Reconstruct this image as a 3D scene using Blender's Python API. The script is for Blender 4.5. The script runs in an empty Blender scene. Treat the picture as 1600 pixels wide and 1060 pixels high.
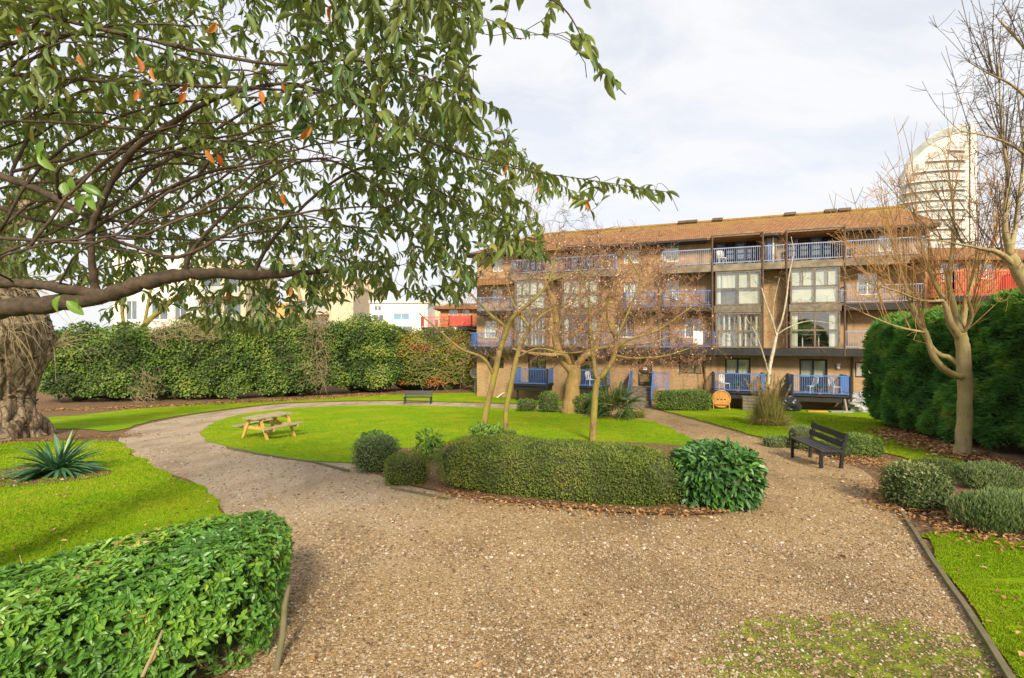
import bpy, bmesh, math, random
import numpy as np
from mathutils import Vector, Matrix
R = math.radians
random.seed(7)
rng = np.random.default_rng(7)
scene = bpy.context.scene
COL = scene.collection

# ------------------------------------------------------------------ camera
CZ = 4.4                 # camera height above the level of the far lawn
FPX = 755.0              # focal length in pixels of the 1600 px wide photograph
HY = 530.0
cam = bpy.data.cameras.new("camera")
cam.sensor_width = 36.0
cam.lens = FPX / 1600 * 36.0
cam.clip_start = 0.05
cam.clip_end = 2000
cam_o = bpy.data.objects.new("camera", cam)
cam_o.location = (0, 0, CZ)
cam_o.rotation_euler = (R(90), 0, 0)
COL.objects.link(cam_o)
scene.camera = cam_o

# ------------------------------------------------------------------ exposure
scene.view_settings.view_transform = 'Standard'
scene.view_settings.look = 'None'
scene.view_settings.gamma = 1.0
scene.view_settings.exposure = 1.06
scene.cycles.max_bounces = 8
scene.cycles.transparent_max_bounces = 8
scene.cycles.use_denoising = True

# ------------------------------------------------------------------ sky and sun
SUN_EL, SUN_AZ = 33.0, 171.0      # azimuth measured from +Y towards +X
world = bpy.data.worlds.new("World")
scene.world = world
world.use_nodes = True
wn, wl = world.node_tree.nodes, world.node_tree.links
wn.clear()
w_out = wn.new('ShaderNodeOutputWorld')
w_bg = wn.new('ShaderNodeBackground')
w_bg.inputs['Strength'].default_value = 0.1
sky = wn.new('ShaderNodeTexSky')
sky.sky_type = 'NISHITA'
sky.sun_disc = False
sky.sun_elevation = R(SUN_EL)
sky.sun_rotation = R(SUN_AZ)
sky.air_density = 1.0
sky.dust_density = 1.5
tc = wn.new('ShaderNodeTexCoord')
sep = wn.new('ShaderNodeSeparateXYZ')
wl.new(tc.outputs['Generated'], sep.inputs[0])
za = wn.new('ShaderNodeMath'); za.operation = 'ADD'; za.inputs[1].default_value = 0.22
zm = wn.new('ShaderNodeMath'); zm.operation = 'MAXIMUM'; zm.inputs[1].default_value = 0.05
wl.new(sep.outputs['Z'], za.inputs[0]); wl.new(za.outputs[0], zm.inputs[0])
dx = wn.new('ShaderNodeMath'); dx.operation = 'DIVIDE'
dy = wn.new('ShaderNodeMath'); dy.operation = 'DIVIDE'
wl.new(sep.outputs['X'], dx.inputs[0]); wl.new(zm.outputs[0], dx.inputs[1])
wl.new(sep.outputs['Y'], dy.inputs[0]); wl.new(zm.outputs[0], dy.inputs[1])
cmb = wn.new('ShaderNodeCombineXYZ')
wl.new(dx.outputs[0], cmb.inputs[0]); wl.new(dy.outputs[0], cmb.inputs[1])
mp = wn.new('ShaderNodeMapping')
mp.inputs['Rotation'].default_value = (0, 0, R(-35))
mp.inputs['Scale'].default_value = (1.5, 2.6, 1)
wl.new(cmb.outputs[0], mp.inputs[0])
nz = wn.new('ShaderNodeTexNoise')
nz.inputs['Scale'].default_value = 1.15
nz.inputs['Detail'].default_value = 9
nz.inputs['Roughness'].default_value = 0.62
nz.inputs['Distortion'].default_value = 0.35
wl.new(mp.outputs[0], nz.inputs['Vector'])
rp = wn.new('ShaderNodeValToRGB')
rp.color_ramp.elements[0].position = 0.36; rp.color_ramp.elements[0].color = (0.76, 0.76, 0.76, 1)
rp.color_ramp.elements[1].position = 0.56; rp.color_ramp.elements[1].color = (1, 1, 1, 1)
wl.new(nz.outputs['Fac'], rp.inputs[0])
mixs = wn.new('ShaderNodeMix'); mixs.data_type = 'RGBA'
wl.new(rp.outputs['Color'], mixs.inputs['Factor'])
wl.new(sky.outputs['Color'], mixs.inputs['A'])
mixs.inputs['B'].default_value = (4.6, 4.63, 4.75, 1)
wl.new(mixs.outputs['Result'], w_bg.inputs['Color'])
wl.new(w_bg.outputs[0], w_out.inputs[0])

sun = bpy.data.lights.new("sun", 'SUN')
sun.energy = 3.0
sun.angle = R(11)
sun.color = (1.0, 0.89, 0.70)
sun_o = bpy.data.objects.new("sun", sun)
sd = Vector((math.sin(R(SUN_AZ)) * math.cos(R(SUN_EL)), math.cos(R(SUN_AZ)) * math.cos(R(SUN_EL)), math.sin(R(SUN_EL))))
sun_o.rotation_euler = sd.to_track_quat('Z', 'Y').to_euler()
sun_o.location = (-6, -10, 30)
COL.objects.link(sun_o)

# ------------------------------------------------------------------ helpers
def g(y):
    """ground height: a gentle slope down from the camera that levels out before the building"""
    y = np.asarray(y, float)
    t = (2.3 - 0.075 * y) / 0.12
    return 0.12 * np.log1p(np.exp(np.minimum(t, 60))) + np.maximum(0, t - 60) * 0.12

def pt(px, py, d):
    return np.array([(px - 800) / FPX * d, d, CZ - (py - HY) / FPX * d])

def gp(px, py):
    """the point of the ground seen at a pixel of the photograph"""
    lo, hi = 0.3, 120.0
    k = (py - HY) / FPX
    for _ in range(50):
        m = (lo + hi) / 2
        if CZ - k * m > g(m): lo = m
        else: hi = m
    return np.array([(px - 800) / FPX * lo, lo, float(g(lo))])

def thing(name, label, cat, loc=(0, 0, 0), rz=0.0, group=None):
    o = bpy.data.objects.new(name, None)
    o.empty_display_size = 0.2
    o.location = [float(c) for c in loc]; o.rotation_euler = (0, 0, rz)
    COL.objects.link(o)
    tag(o, label, cat, group)
    return o

def tag(o, label=None, cat=None, group=None, kind=None):
    if label: o['label'] = label
    if cat: o['category'] = cat
    if group: o['group'] = group
    if kind: o['kind'] = kind
    return o

def copy_tree(o, parent=None):
    c = o.copy(); COL.objects.link(c); c.parent = parent
    for ch in list(o.children):
        copy_tree(ch, c)
    return c

def worldloc(o):
    p = np.zeros(3)
    while o is not None:
        p += np.array(o.location[:]); o = o.parent
    return p

class MB:
    """collects vertices and faces; build() links them as one mesh object"""
    def __init__(s):
        s.V = []; s.F = {3: [], 4: []}; s.N = []; s.n = 0
        s.var = []; s.rib = []; s.mi = {3: [], 4: []}; s.nmi = []
    def add(s, v, tris=None, quads=None, ngons=None, var=None, rib=None, mi=0):
        v = np.asarray(v, float).reshape(-1, 3)
        for k, f in ((3, tris), (4, quads)):
            if f is not None and len(f):
                f = np.asarray(f, np.int64).reshape(-1, k)
                s.F[k].append(f + s.n); s.mi[k].append(np.full(len(f), mi))
        for f in ngons or ():
            s.N.append([i + s.n for i in f]); s.nmi.append(mi)
        s.V.append(v)
        for store, a in ((s.var, var), (s.rib, rib)):
            if a is None: a = 0.5
            store.append(np.broadcast_to(np.asarray(a, float), (len(v),)))
        s.n += len(v)
        return s
    def box(s, c, size, rot=None, mi=0, var=None):
        h = np.array(size, float) / 2
        v = np.array([[x, y, z] for x in (-1, 1) for y in (-1, 1) for z in (-1, 1)], float) * h
        if rot is not None: v = v @ np.asarray(rot).T
        v = v + np.asarray(c, float)
        return s.add(v, quads=[(0, 1, 3, 2), (4, 6, 7, 5), (0, 4, 5, 1), (2, 3, 7, 6), (0, 2, 6, 4), (1, 5, 7, 3)], mi=mi, var=var)
    def bb(s, x0, x1, y0, y1, z0, z1, mi=0, var=None):
        return s.box(((x0 + x1) / 2, (y0 + y1) / 2, (z0 + z1) / 2), (abs(x1 - x0), abs(y1 - y0), abs(z1 - z0)), mi=mi, var=var)
    def beam(s, a, b, w, t, up=(0, 0, 1), mi=0, var=None):
        a, b = np.asarray(a, float), np.asarray(b, float)
        d = b - a; L = np.linalg.norm(d); d = d / L
        up = np.asarray(up, float)
        x = np.cross(d, up)
        if np.linalg.norm(x) < 1e-4: x = np.cross(d, (1, 0, 0))
        x /= np.linalg.norm(x); z = np.cross(x, d)
        return s.box((a + b) / 2, (w, L, t), np.stack([x, d, z], 1), mi=mi, var=var)
    def quad(s, a, b, c, d, mi=0, var=None):
        return s.add([a, b, c, d], quads=[(0, 1, 2, 3)], mi=mi, var=var)
    def tube(s, P, r, sides=6, cap=True, var=None, mi=0, wob=0.0):
        P = np.asarray(P, float); n = len(P)
        r = np.broadcast_to(np.asarray(r, float), (n,))
        T = np.gradient(P, axis=0); T /= np.linalg.norm(T, axis=1)[:, None] + 1e-12
        a = np.cross(T[0], (0, 0, 1.0))
        if np.linalg.norm(a) < 0.1: a = np.cross(T[0], (1.0, 0, 0))
        a /= np.linalg.norm(a)
        ang = np.arange(sides) * 2 * math.pi / sides
        ca, sa = np.cos(ang)[:, None], np.sin(ang)[:, None]
        rings = []
        for i in range(n):
            a = a - T[i] * a.dot(T[i]); a /= np.linalg.norm(a) + 1e-12
            b = np.cross(T[i], a)
            rr = r[i]
            if wob: rr = r[i] * (1 + wob * (rng.random((sides, 1)) - 0.5))
            rings.append(P[i] + rr * (ca * a + sa * b))
        v = np.concatenate(rings)
        i = np.arange(n - 1)[:, None] * sides; j = np.arange(sides)[None]; k = (j + 1) % sides
        q = np.stack([i + j, i + k, i + sides + k, i + sides + j], -1).reshape(-1, 4)
        ng = [list(range(sides))[::-1], [(n - 1) * sides + x for x in range(sides)]] if cap else None
        return s.add(v, quads=q, ngons=ng, var=var, mi=mi)
    def arrays(s):
        return np.concatenate(s.V)
    def build(s, name, mats, parent=None, local=False, smooth=False):
        v = np.concatenate(s.V)
        if parent is not None and not local: v = v - worldloc(parent)
        loops, tot, mi = [], [], []
        for k in (3, 4):
            if s.F[k]:
                f = np.concatenate(s.F[k]); loops.append(f.ravel()); tot.append(np.full(len(f), k)); mi.append(np.concatenate(s.mi[k]))
        if s.N:
            loops.append(np.array([i for f in s.N for i in f])); tot.append(np.array([len(f) for f in s.N])); mi.append(np.array(s.nmi))
        loops = np.concatenate(loops); tot = np.concatenate(tot); mi = np.concatenate(mi)
        me = bpy.data.meshes.new(name)
        me.vertices.add(len(v)); me.vertices.foreach_set('co', v.astype(np.float32).ravel())
        me.loops.add(len(loops)); me.loops.foreach_set('vertex_index', loops.astype(np.int32))
        me.polygons.add(len(tot))
        st = np.concatenate([[0], np.cumsum(tot)[:-1]])
        me.polygons.foreach_set('loop_start', st.astype(np.int32))
        me.polygons.foreach_set('loop_total', tot.astype(np.int32))
        if not isinstance(mats, (list, tuple)): mats = [mats]
        for m in mats: me.materials.append(m)
        me.polygons.foreach_set('material_index', mi.astype(np.int32))
        me.polygons.foreach_set('use_smooth', np.full(len(tot), bool(smooth)))
        for nm, a in (('var', s.var), ('rib', s.rib)):
            at = me.attributes.new(nm, 'FLOAT', 'POINT')
            at.data.foreach_set('value', np.concatenate(a).astype(np.float32))
        me.update(calc_edges=True)
        o = bpy.data.objects.new(name, me)
        COL.objects.link(o)
        if parent is not None: o.parent = parent
        return o

def unit(a):
    a = np.asarray(a, float)
    return a / (np.linalg.norm(a, axis=-1, keepdims=True) + 1e-12)

def snoise(P, scale, seed=0, octaves=2):
    """smooth pseudo noise in -1..1 from a few sines"""
    r = np.random.default_rng(seed)
    out = np.zeros(len(P)); amp = 1.0; tot = 0
    for o in range(octaves):
        for _ in range(5):
            k = unit(r.normal(size=3)) * scale * (0.6 + 0.8 * r.random())
            out += amp * np.sin(P @ k + r.random() * 6.283)
        tot += amp * 2.2; amp *= 0.5; scale *= 2.1
    return np.clip(out / tot, -1.3, 1.3)

# leaf templates: x across (-.5...5), y along (0..1), z up
def tmpl(rows, fold=0.25, droop=0.18):
    v, rib, q, t = [(0, 0, 0)], [0.3], [], []
    for y, w in rows:
        z = -droop * y * y
        v += [(-w / 2, y, z + fold * w / 2), (0, y, z), (w / 2, y, z + fold * w / 2)]; rib += [1, 0, 1]
    v.append((0, 1, -droop)); rib.append(0.4)
    t += [(0, 2, 1), (0, 3, 2)]
    for i in range(len(rows) - 1):
        a = 1 + 3 * i; b = a + 3
        q += [(a, a + 1, b + 1, b), (a + 1, a + 2, b + 2, b + 1)]
    a = 1 + 3 * (len(rows) - 1); e = len(v) - 1
    t += [(a, a + 1, e), (a + 1, a + 2, e)]
    return np.array(v, float), np.array(t), np.array(q) if q else None, np.array(rib, float)
LEAF_BIG = tmpl([(0.18, 0.62), (0.45, 1.0), (0.72, 0.85), (0.9, 0.42)], 0.35, 0.22)
LEAF_MED = tmpl([(0.3, 0.85), (0.68, 0.9)], 0.3, 0.2)
LEAF_SMALL = (np.array([(0, 0, 0), (-.5, .45, .12), (.5, .45, .12), (0, 1, -.05)], float), np.array([(0, 3, 1), (0, 2, 3)]), None, np.array([0.2, 1, 1, 0.4]))
BLADE = (np.array([(-.5, 0, 0), (.5, 0, 0), (.38, .5, .06), (-.38, .5, .06), (0, 1, .26)], float), np.array([(3, 2, 4)]), np.array([(0, 1, 2, 3)]), np.array([1, 1, 1, 1, .5]))

def leaves(mb, T, pos, d, n, L, W, var, mi=0):
    """instances of a leaf template as real faces: d points along the leaf, n is its upper side"""
    tv, tt, tq, rib = T
    N = len(pos); K = len(tv)
    d = unit(d); x = unit(np.cross(d, n)); z = np.cross(x, d)
    L = np.broadcast_to(np.asarray(L, float), (N,)); W = np.broadcast_to(np.asarray(W, float), (N,))
    v = pos[:, None] + tv[None, :, 0, None] * (x * W[:, None])[:, None] + tv[None, :, 1, None] * (d * L[:, None])[:, None] + tv[None, :, 2, None] * (z * L[:, None])[:, None]
    off = (np.arange(N) * K)[:, None, None]
    mb.add(v.reshape(-1, 3), tris=(tt[None] + off).reshape(-1, 3), quads=None if tq is None else (tq[None] + off).reshape(-1, 4),
           var=np.repeat(np.broadcast_to(var, (N,)), K), rib=np.tile(rib, N), mi=mi)

# ------------------------------------------------------------------ materials
class NT:
    def __init__(s, name):
        s.m = bpy.data.materials.new(name); s.m.use_nodes = True
        s.nt = s.m.node_tree; s.nt.nodes.clear()
        s.out = s.new('ShaderNodeOutputMaterial')
    def new(s, t, **kw):
        n = s.nt.nodes.new(t)
        for k, v in kw.items(): setattr(n, k, v)
        return n
    def set(s, sock, v):
        if hasattr(v, 'is_output') or isinstance(v, bpy.types.NodeSocket): s.nt.links.new(v, sock)
        elif isinstance(v, (tuple, list)) and len(v) == 3 and sock.type == 'RGBA': sock.default_value = (*v, 1)
        else: sock.default_value = v
    def coord(s, kind='Object'):
        return s.new('ShaderNodeTexCoord').outputs[kind]
    def mapping(s, vec, scale=(1, 1, 1), rot=(0, 0, 0), loc=(0, 0, 0)):
        n = s.new('ShaderNodeMapping')
        s.set(n.inputs['Vector'], vec); n.inputs['Scale'].default_value = scale; n.inputs['Rotation'].default_value = rot; n.inputs['Location'].default_value = loc
        return n.outputs[0]
    def noise(s, scale, detail=4, rough=0.55, vec=None, dist=0.0, out='Fac'):
        n = s.new('ShaderNodeTexNoise')
        s.set(n.inputs['Vector'], vec if vec is not None else s.coord())
        n.inputs['Scale'].default_value = scale; n.inputs['Detail'].default_value = detail; n.inputs['Roughness'].default_value = rough; n.inputs['Distortion'].default_value = dist
        return n.outputs[out]
    def voronoi(s, scale, out='Color', vec=None, feature='F1', rand=1.0):
        n = s.new('ShaderNodeTexVoronoi', feature=feature)
        s.set(n.inputs['Vector'], vec if vec is not None else s.coord())
        n.inputs['Scale'].default_value = scale; n.inputs['Randomness'].default_value = rand
        return n.outputs[out]
    def ramp(s, fac, stops):
        n = s.new('ShaderNodeValToRGB'); e = n.color_ramp.elements
        while len(e) < len(stops): e.new(0.5)
        for i, (p, c) in enumerate(stops):
            e[i].position = p; e[i].color = (c, c, c, 1) if isinstance(c, (int, float)) else (*c, 1)
        s.set(n.inputs[0], fac)
        return n.outputs['Color']
    def mix(s, f, a, b, mode='MIX'):
        n = s.new('ShaderNodeMix', data_type='RGBA', blend_type=mode)
        s.set(n.inputs['Factor'], f); s.set(n.inputs['A'], a); s.set(n.inputs['B'], b)
        return n.outputs['Result']
    def math(s, op, a, b=0.0, clamp=False):
        n = s.new('ShaderNodeMath', operation=op, use_clamp=clamp)
        s.set(n.inputs[0], a); s.set(n.inputs[1], b)
        return n.outputs[0]
    def sep(s, vec):
        n = s.new('ShaderNodeSeparateXYZ'); s.set(n.inputs[0], vec); return n.outputs
    def attr(s, name):
        n = s.new('ShaderNodeAttribute'); n.attribute_name = name; return n.outputs['Fac']
    def bump(s, h, strength=0.5, dist=0.02):
        n = s.new('ShaderNodeBump'); s.set(n.inputs['Height'], h)
        n.inputs['Strength'].default_value = strength; n.inputs['Distance'].default_value = dist
        return n.outputs[0]
    def bsdf(s, col, rough=0.7, normal=None, spec=0.4, metal=0.0):
        n = s.new('ShaderNodeBsdfPrincipled')
        s.set(n.inputs['Base Color'], col); s.set(n.inputs['Roughness'], rough)
        n.inputs['Specular IOR Level'].default_value = spec; n.inputs['Metallic'].default_value = metal
        if normal is not None: s.set(n.inputs['Normal'], normal)
        return n.outputs[0]
    def done(s, sh):
        s.nt.links.new(sh, s.out.inputs[0]); return s.m

def plain(name, c, rough=0.6, vary=0.18, scale=6.0, bump=0.15, spec=0.4, metal=0.0, c2=None):
    t = NT(name)
    n = t.noise(scale, 5)
    c2 = c2 or tuple(x * (1 - vary * 1.6) for x in c)
    col = t.mix(t.ramp(n, [(0.35, 0.0), (0.65, 1.0)]), c2, c)
    b = t.bump(t.noise(scale * 6, 4), bump, 0.01) if bump else None
    return t.done(t.bsdf(col, rough, b, spec, metal))

def leafmat(name, stops, rough=0.45, trans=0.3, rib=None, spec=0.45, back=None):
    """stops: colours along the per-leaf attribute var; some light passes through"""
    t = NT(name)
    col = t.ramp(t.attr('var'), stops)
    if rib is not None:
        col = t.mix(t.ramp(t.attr('rib'), [(0.0, 0.75), (0.22, 0.0)]), col, rib)
    if back is not None:
        geo = t.new('ShaderNodeNewGeometry').outputs['Backfacing']
        col = t.mix(t.math('MULTIPLY', geo, 0.65), col, back)
    p = t.bsdf(col, rough, None, spec)
    if trans <= 0: return t.done(p)
    tr = t.new('ShaderNodeBsdfTranslucent')
    t.set(tr.inputs[0], t.mix(1.0, col, (1.5, 1.6, 0.7), 'MULTIPLY'))
    ms = t.new('ShaderNodeMixShader'); ms.inputs[0].default_value = trans
    t.nt.links.new(p, ms.inputs[1]); t.nt.links.new(tr.outputs[0], ms.inputs[2])
    return t.done(ms.outputs[0])
# ------------------------------------------------------------------ setting materials
def soil_mat():
    t = NT('soil')
    n1 = t.noise(1.3, 6); n2 = t.noise(22, 6, 0.7); v = t.voronoi(28, 'Color')
    c = t.ramp(n2, [(0.3, (0.07, 0.042, 0.024)), (0.55, (0.15, 0.095, 0.055)), (0.75, (0.26, 0.17, 0.10))])
    lf = t.ramp(t.sep(v)[0], [(0.55, 0.0), (0.62, 0.8)])
    c = t.mix(lf, c, t.ramp(t.sep(v)[1], [(0, (0.30, 0.15, 0.06)), (0.5, (0.22, 0.14, 0.08)), (1, (0.36, 0.22, 0.11))]))
    c = t.mix(t.ramp(n1, [(0.55, 0.0), (0.75, 0.5)]), c, (0.10, 0.12, 0.02))
    return t.done(t.bsdf(c, 0.95, t.bump(n2, 0.9, 0.03), 0.1))

def gravel_mat():
    t = NT('gravel')
    co = t.coord()
    wv = t.mix(0.03, co, t.noise(9, 2, out='Color'))
    stones = t.voronoi(46, 'Color', wv); d = t.voronoi(46, 'Distance', wv)
    s2 = t.voronoi(95, 'Color', wv)
    tone = t.ramp(t.sep(stones)[0], [(0.0, (0.11, 0.065, 0.032)), (0.25, (0.25, 0.155, 0.068)), (0.5, (0.38, 0.255, 0.125)), (0.75, (0.32, 0.25, 0.17)), (0.92, (0.47, 0.40, 0.30)), (1.0, (0.62, 0.56, 0.47))])
    tone2 = t.ramp(t.sep(s2)[1], [(0.0, (0.11, 0.07, 0.035)), (0.5, (0.33, 0.225, 0.11)), (1.0, (0.50, 0.42, 0.29))])
    c = t.mix(1.0, t.mix(0.45, tone, tone2), (1.20, 1.12, 0.95), 'MULTIPLY')
    # greyer crushed stone on the far and left stretch of the path, brown pea gravel in front
    s = t.sep(co)
    grey = t.math('ADD', t.math('MULTIPLY', s[0], -0.16), t.math('MULTIPLY', t.math('SUBTRACT', s[1], 8.0), 0.045))
    grey = t.math('ADD', grey, t.math('MULTIPLY', t.math('SUBTRACT', t.noise(0.7, 5), 0.5), 1.3))
    c = t.mix(t.ramp(grey, [(0.05, 0.0), (0.75, 0.75)]), c, t.mix(0.55, c, (0.48, 0.44, 0.38)))
    c = t.mix(t.ramp(t.noise(1.6, 6, 0.7), [(0.42, 0.0), (0.72, 0.55)]), c, t.mix(0.6, c, (0.32, 0.20, 0.085)))
    # moss
    mx = t.math('MULTIPLY', t.math('SUBTRACT', s[0], 2.75), 0.75); my = t.math('MULTIPLY', t.math('SUBTRACT', s[1], 3.45), 1.15)
    rr = t.math('SQRT', t.math('ADD', t.math('MULTIPLY', mx, mx), t.math('MULTIPLY', my, my)))
    mf = t.math('SUBTRACT', t.math('ADD', t.noise(3.2, 7, 0.72), 0.60), rr)
    mf = t.math('MULTIPLY', mf, t.ramp(t.noise(7, 8, 0.85), [(0.42, 0.0), (0.54, 1.15)]))
    mossc = t.ramp(t.noise(7, 5), [(0.3, (0.045, 0.045, 0.010)), (0.46, (0.10, 0.115, 0.012)), (0.62, (0.24, 0.29, 0.012))])
    wear = t.noise(0.9, 5, 0.6, t.mapping(co, (1, .45, 1), (0, 0, .5)))
    c = t.mix(t.ramp(wear, [(0.46, 0.0), (0.66, 0.75)]), c, t.mix(0.7, c, (0.13, 0.08, 0.04)))
    c = t.mix(t.ramp(mf, [(0.10, 0.0), (0.20, 0.95)]), c, mossc)
    h = t.math('SUBTRACT', t.noise(60, 4, 0.7), t.math('MULTIPLY', d, 0.8))
    return t.done(t.bsdf(c, 0.85, t.bump(h, 0.85, 0.02), 0.25))

def lawn_mat():
    t = NT('lawn')
    co = t.coord()
    big = t.noise(0.55, 6, 0.6); mid = t.noise(4.5, 6, 0.65)
    st = t.noise(1.0, 6, 0.7, t.mapping(co, (14, 52, 14)))
    c = t.ramp(mid, [(0.3, (0.12, 0.24, 0.004)), (0.5, (0.19, 0.325, 0.004)), (0.7, (0.28, 0.39, 0.006))])
    c = t.mix(t.ramp(big, [(0.44, 0.0), (0.66, 0.8)]), c, (0.37, 0.36, 0.014))
    c = t.mix(t.ramp(st, [(0.25, 0.7), (0.62, 0.0)]), c, (0.075, 0.14, 0.006))
    c = t.mix(t.ramp(t.noise(1.4, 7, 0.7), [(0.5, 0.0), (0.7, 0.55)]), c, (0.10, 0.20, 0.008))
    c = t.mix(t.ramp(t.noise(2.6, 8, 0.78), [(0.58, 0.0), (0.72, 0.6)]), c, (0.22, 0.16, 0.05))
    return t.done(t.bsdf(c, 0.95, t.bump(st, 0.7, 0.03), 0.05))

def brick_mat(name, c1, c2, mortar):
    t = NT(name)
    co = t.coord(); s = t.sep(co)
    cx = t.new('ShaderNodeCombineXYZ'); t.set(cx.inputs[0], t.math('ADD', s[0], s[1])); t.set(cx.inputs[1], s[2])
    b = t.new('ShaderNodeTexBrick')
    t.set(b.inputs['Vector'], cx.outputs[0])
    b.inputs['Scale'].default_value = 1.0
    b.inputs['Brick Width'].default_value = 0.235; b.inputs['Row Height'].default_value = 0.085; b.inputs['Mortar Size'].default_value = 0.012
    b.inputs['Color1'].default_value = (*c1, 1); b.inputs['Color2'].default_value = (*c2, 1); b.inputs['Mortar'].default_value = (*mortar, 1)
    c = t.mix(t.ramp(t.noise(0.8, 6, 0.65), [(0.35, 0.0), (0.7, 0.45)]), b.outputs[0], tuple(x * 0.68 for x in c1))
    c = t.mix(t.ramp(t.noise(12, 3), [(0.4, 0.0), (0.7, 0.35)]), c, tuple(min(1, x * 1.3) for x in c2))
    c = t.mix(t.ramp(t.noise(1.0, 6, 0.7, t.mapping(co, (2.2, 2.2, 0.22))), [(0.52, 0.0), (0.72, 0.55)]), c, tuple(x * 0.45 for x in c1))
    return t.done(t.bsdf(c, 0.9, t.bump(b.outputs['Fac'], -0.4, 0.01), 0.15))

def roof_mat():
    t = NT('roof_tile')
    co = t.coord(); s = t.sep(co)
    cx = t.new('ShaderNodeCombineXYZ'); t.set(cx.inputs[0], s[0]); t.set(cx.inputs[1], t.math('MULTIPLY', s[2], 2.2))
    b = t.new('ShaderNodeTexBrick')
    t.set(b.inputs['Vector'], cx.outputs[0]); b.inputs['Scale'].default_value = 1.0
    b.inputs['Brick Width'].default_value = 0.26; b.inputs['Row Height'].default_value = 0.30; b.inputs['Mortar Size'].default_value = 0.02
    b.inputs['Color1'].default_value = (0.25, 0.115, 0.048, 1); b.inputs['Color2'].default_value = (0.33, 0.17, 0.068, 1); b.inputs['Mortar'].default_value = (0.10, 0.05, 0.025, 1)
    moss = t.ramp(t.math('ADD', t.noise(0.9, 7, 0.7), t.math('MULTIPLY', t.math('SUBTRACT', s[2], 12.2), 0.22)), [(0.5, 0.0), (0.95, 0.75)])
    c = t.mix(moss, b.outputs[0], (0.33, 0.26, 0.035))
    c = t.mix(t.ramp(t.noise(5, 5), [(0.5, 0), (0.75, 0.5)]), c, (0.17, 0.07, 0.03))
    return t.done(t.bsdf(c, 0.85, t.bump(b.outputs['Fac'], -0.6, 0.03), 0.2))

def glass_mat(name, refl=0.35, tint=(0.85, 0.9, 0.88)):
    t = NT(name)
    lw = t.new('ShaderNodeLayerWeight'); lw.inputs[0].default_value = refl
    gl = t.new('ShaderNodeBsdfGlossy'); gl.inputs['Roughness'].default_value = 0.03; gl.inputs[0].default_value = (0.95, 0.96, 1, 1)
    tr = t.new('ShaderNodeBsdfTransparent'); tr.inputs[0].default_value = (*tint, 1)
    ms = t.new('ShaderNodeMixShader')
    t.nt.links.new(t.math('ADD', t.math('MULTIPLY', lw.outputs['Facing'], 0.6), 0.20, True), ms.inputs[0])
    t.nt.links.new(tr.outputs[0], ms.inputs[1]); t.nt.links.new(gl.outputs[0], ms.inputs[2])
    return t.done(ms.outputs[0])

M = {}
M['soil'] = soil_mat(); M['gravel'] = gravel_mat(); M['lawn'] = lawn_mat()
M['brick'] = brick_mat('buff_brick', (0.31, 0.185, 0.088), (0.44, 0.28, 0.14), (0.40, 0.29, 0.17))
M['brick_red'] = brick_mat('orange_brick', (0.40, 0.19, 0.075), (0.48, 0.25, 0.11), (0.40, 0.28, 0.17))
M['roof'] = roof_mat()
M['glass'] = glass_mat('window_glass')
M['dark_timber'] = plain('dark_timber', (0.028, 0.024, 0.022), 0.5, 0.3, 4, 0.1)
M['grey_timber'] = plain('weathered_timber', (0.20, 0.165, 0.12), 0.8, 0.25, 5, 0.2)
M['black'] = plain('black_board', (0.022, 0.021, 0.020), 0.6, 0.3, 3, 0.15)
M['blue'] = plain('blue_paint', (0.07, 0.19, 0.52), 0.45, 0.12, 3, 0.05)
M['pale_blue'] = plain('faded_blue_paint', (0.27, 0.32, 0.46), 0.5, 0.15, 3, 0.05)
M['red'] = plain('red_paint', (0.72, 0.075, 0.04), 0.5, 0.12, 3, 0.05)
M['white'] = plain('white_paint', (0.78, 0.76, 0.70), 0.5, 0.06, 3, 0.03)
M['slab'] = plain('stained_concrete', (0.27, 0.22, 0.15), 0.9, 0.3, 2.0, 0.2)
M['post'] = plain('brown_steel', (0.12, 0.075, 0.045), 0.5, 0.2, 3, 0.05)
M['blind'] = plain('cream_blind', (0.80, 0.75, 0.60), 0.9, 0.10, 1.5, 0.0)
M['curtain'] = plain('tan_curtain', (0.40, 0.31, 0.19), 0.9, 0.2, 2, 0.1)
M['room'] = plain('dim_room', (0.07, 0.06, 0.05), 0.9, 0.3, 1, 0.0)  # dark tone paints the unlit interior behind the glass
M['stone'] = plain('step_concrete', (0.20, 0.16, 0.11), 0.9, 0.35, 4, 0.3)

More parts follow.
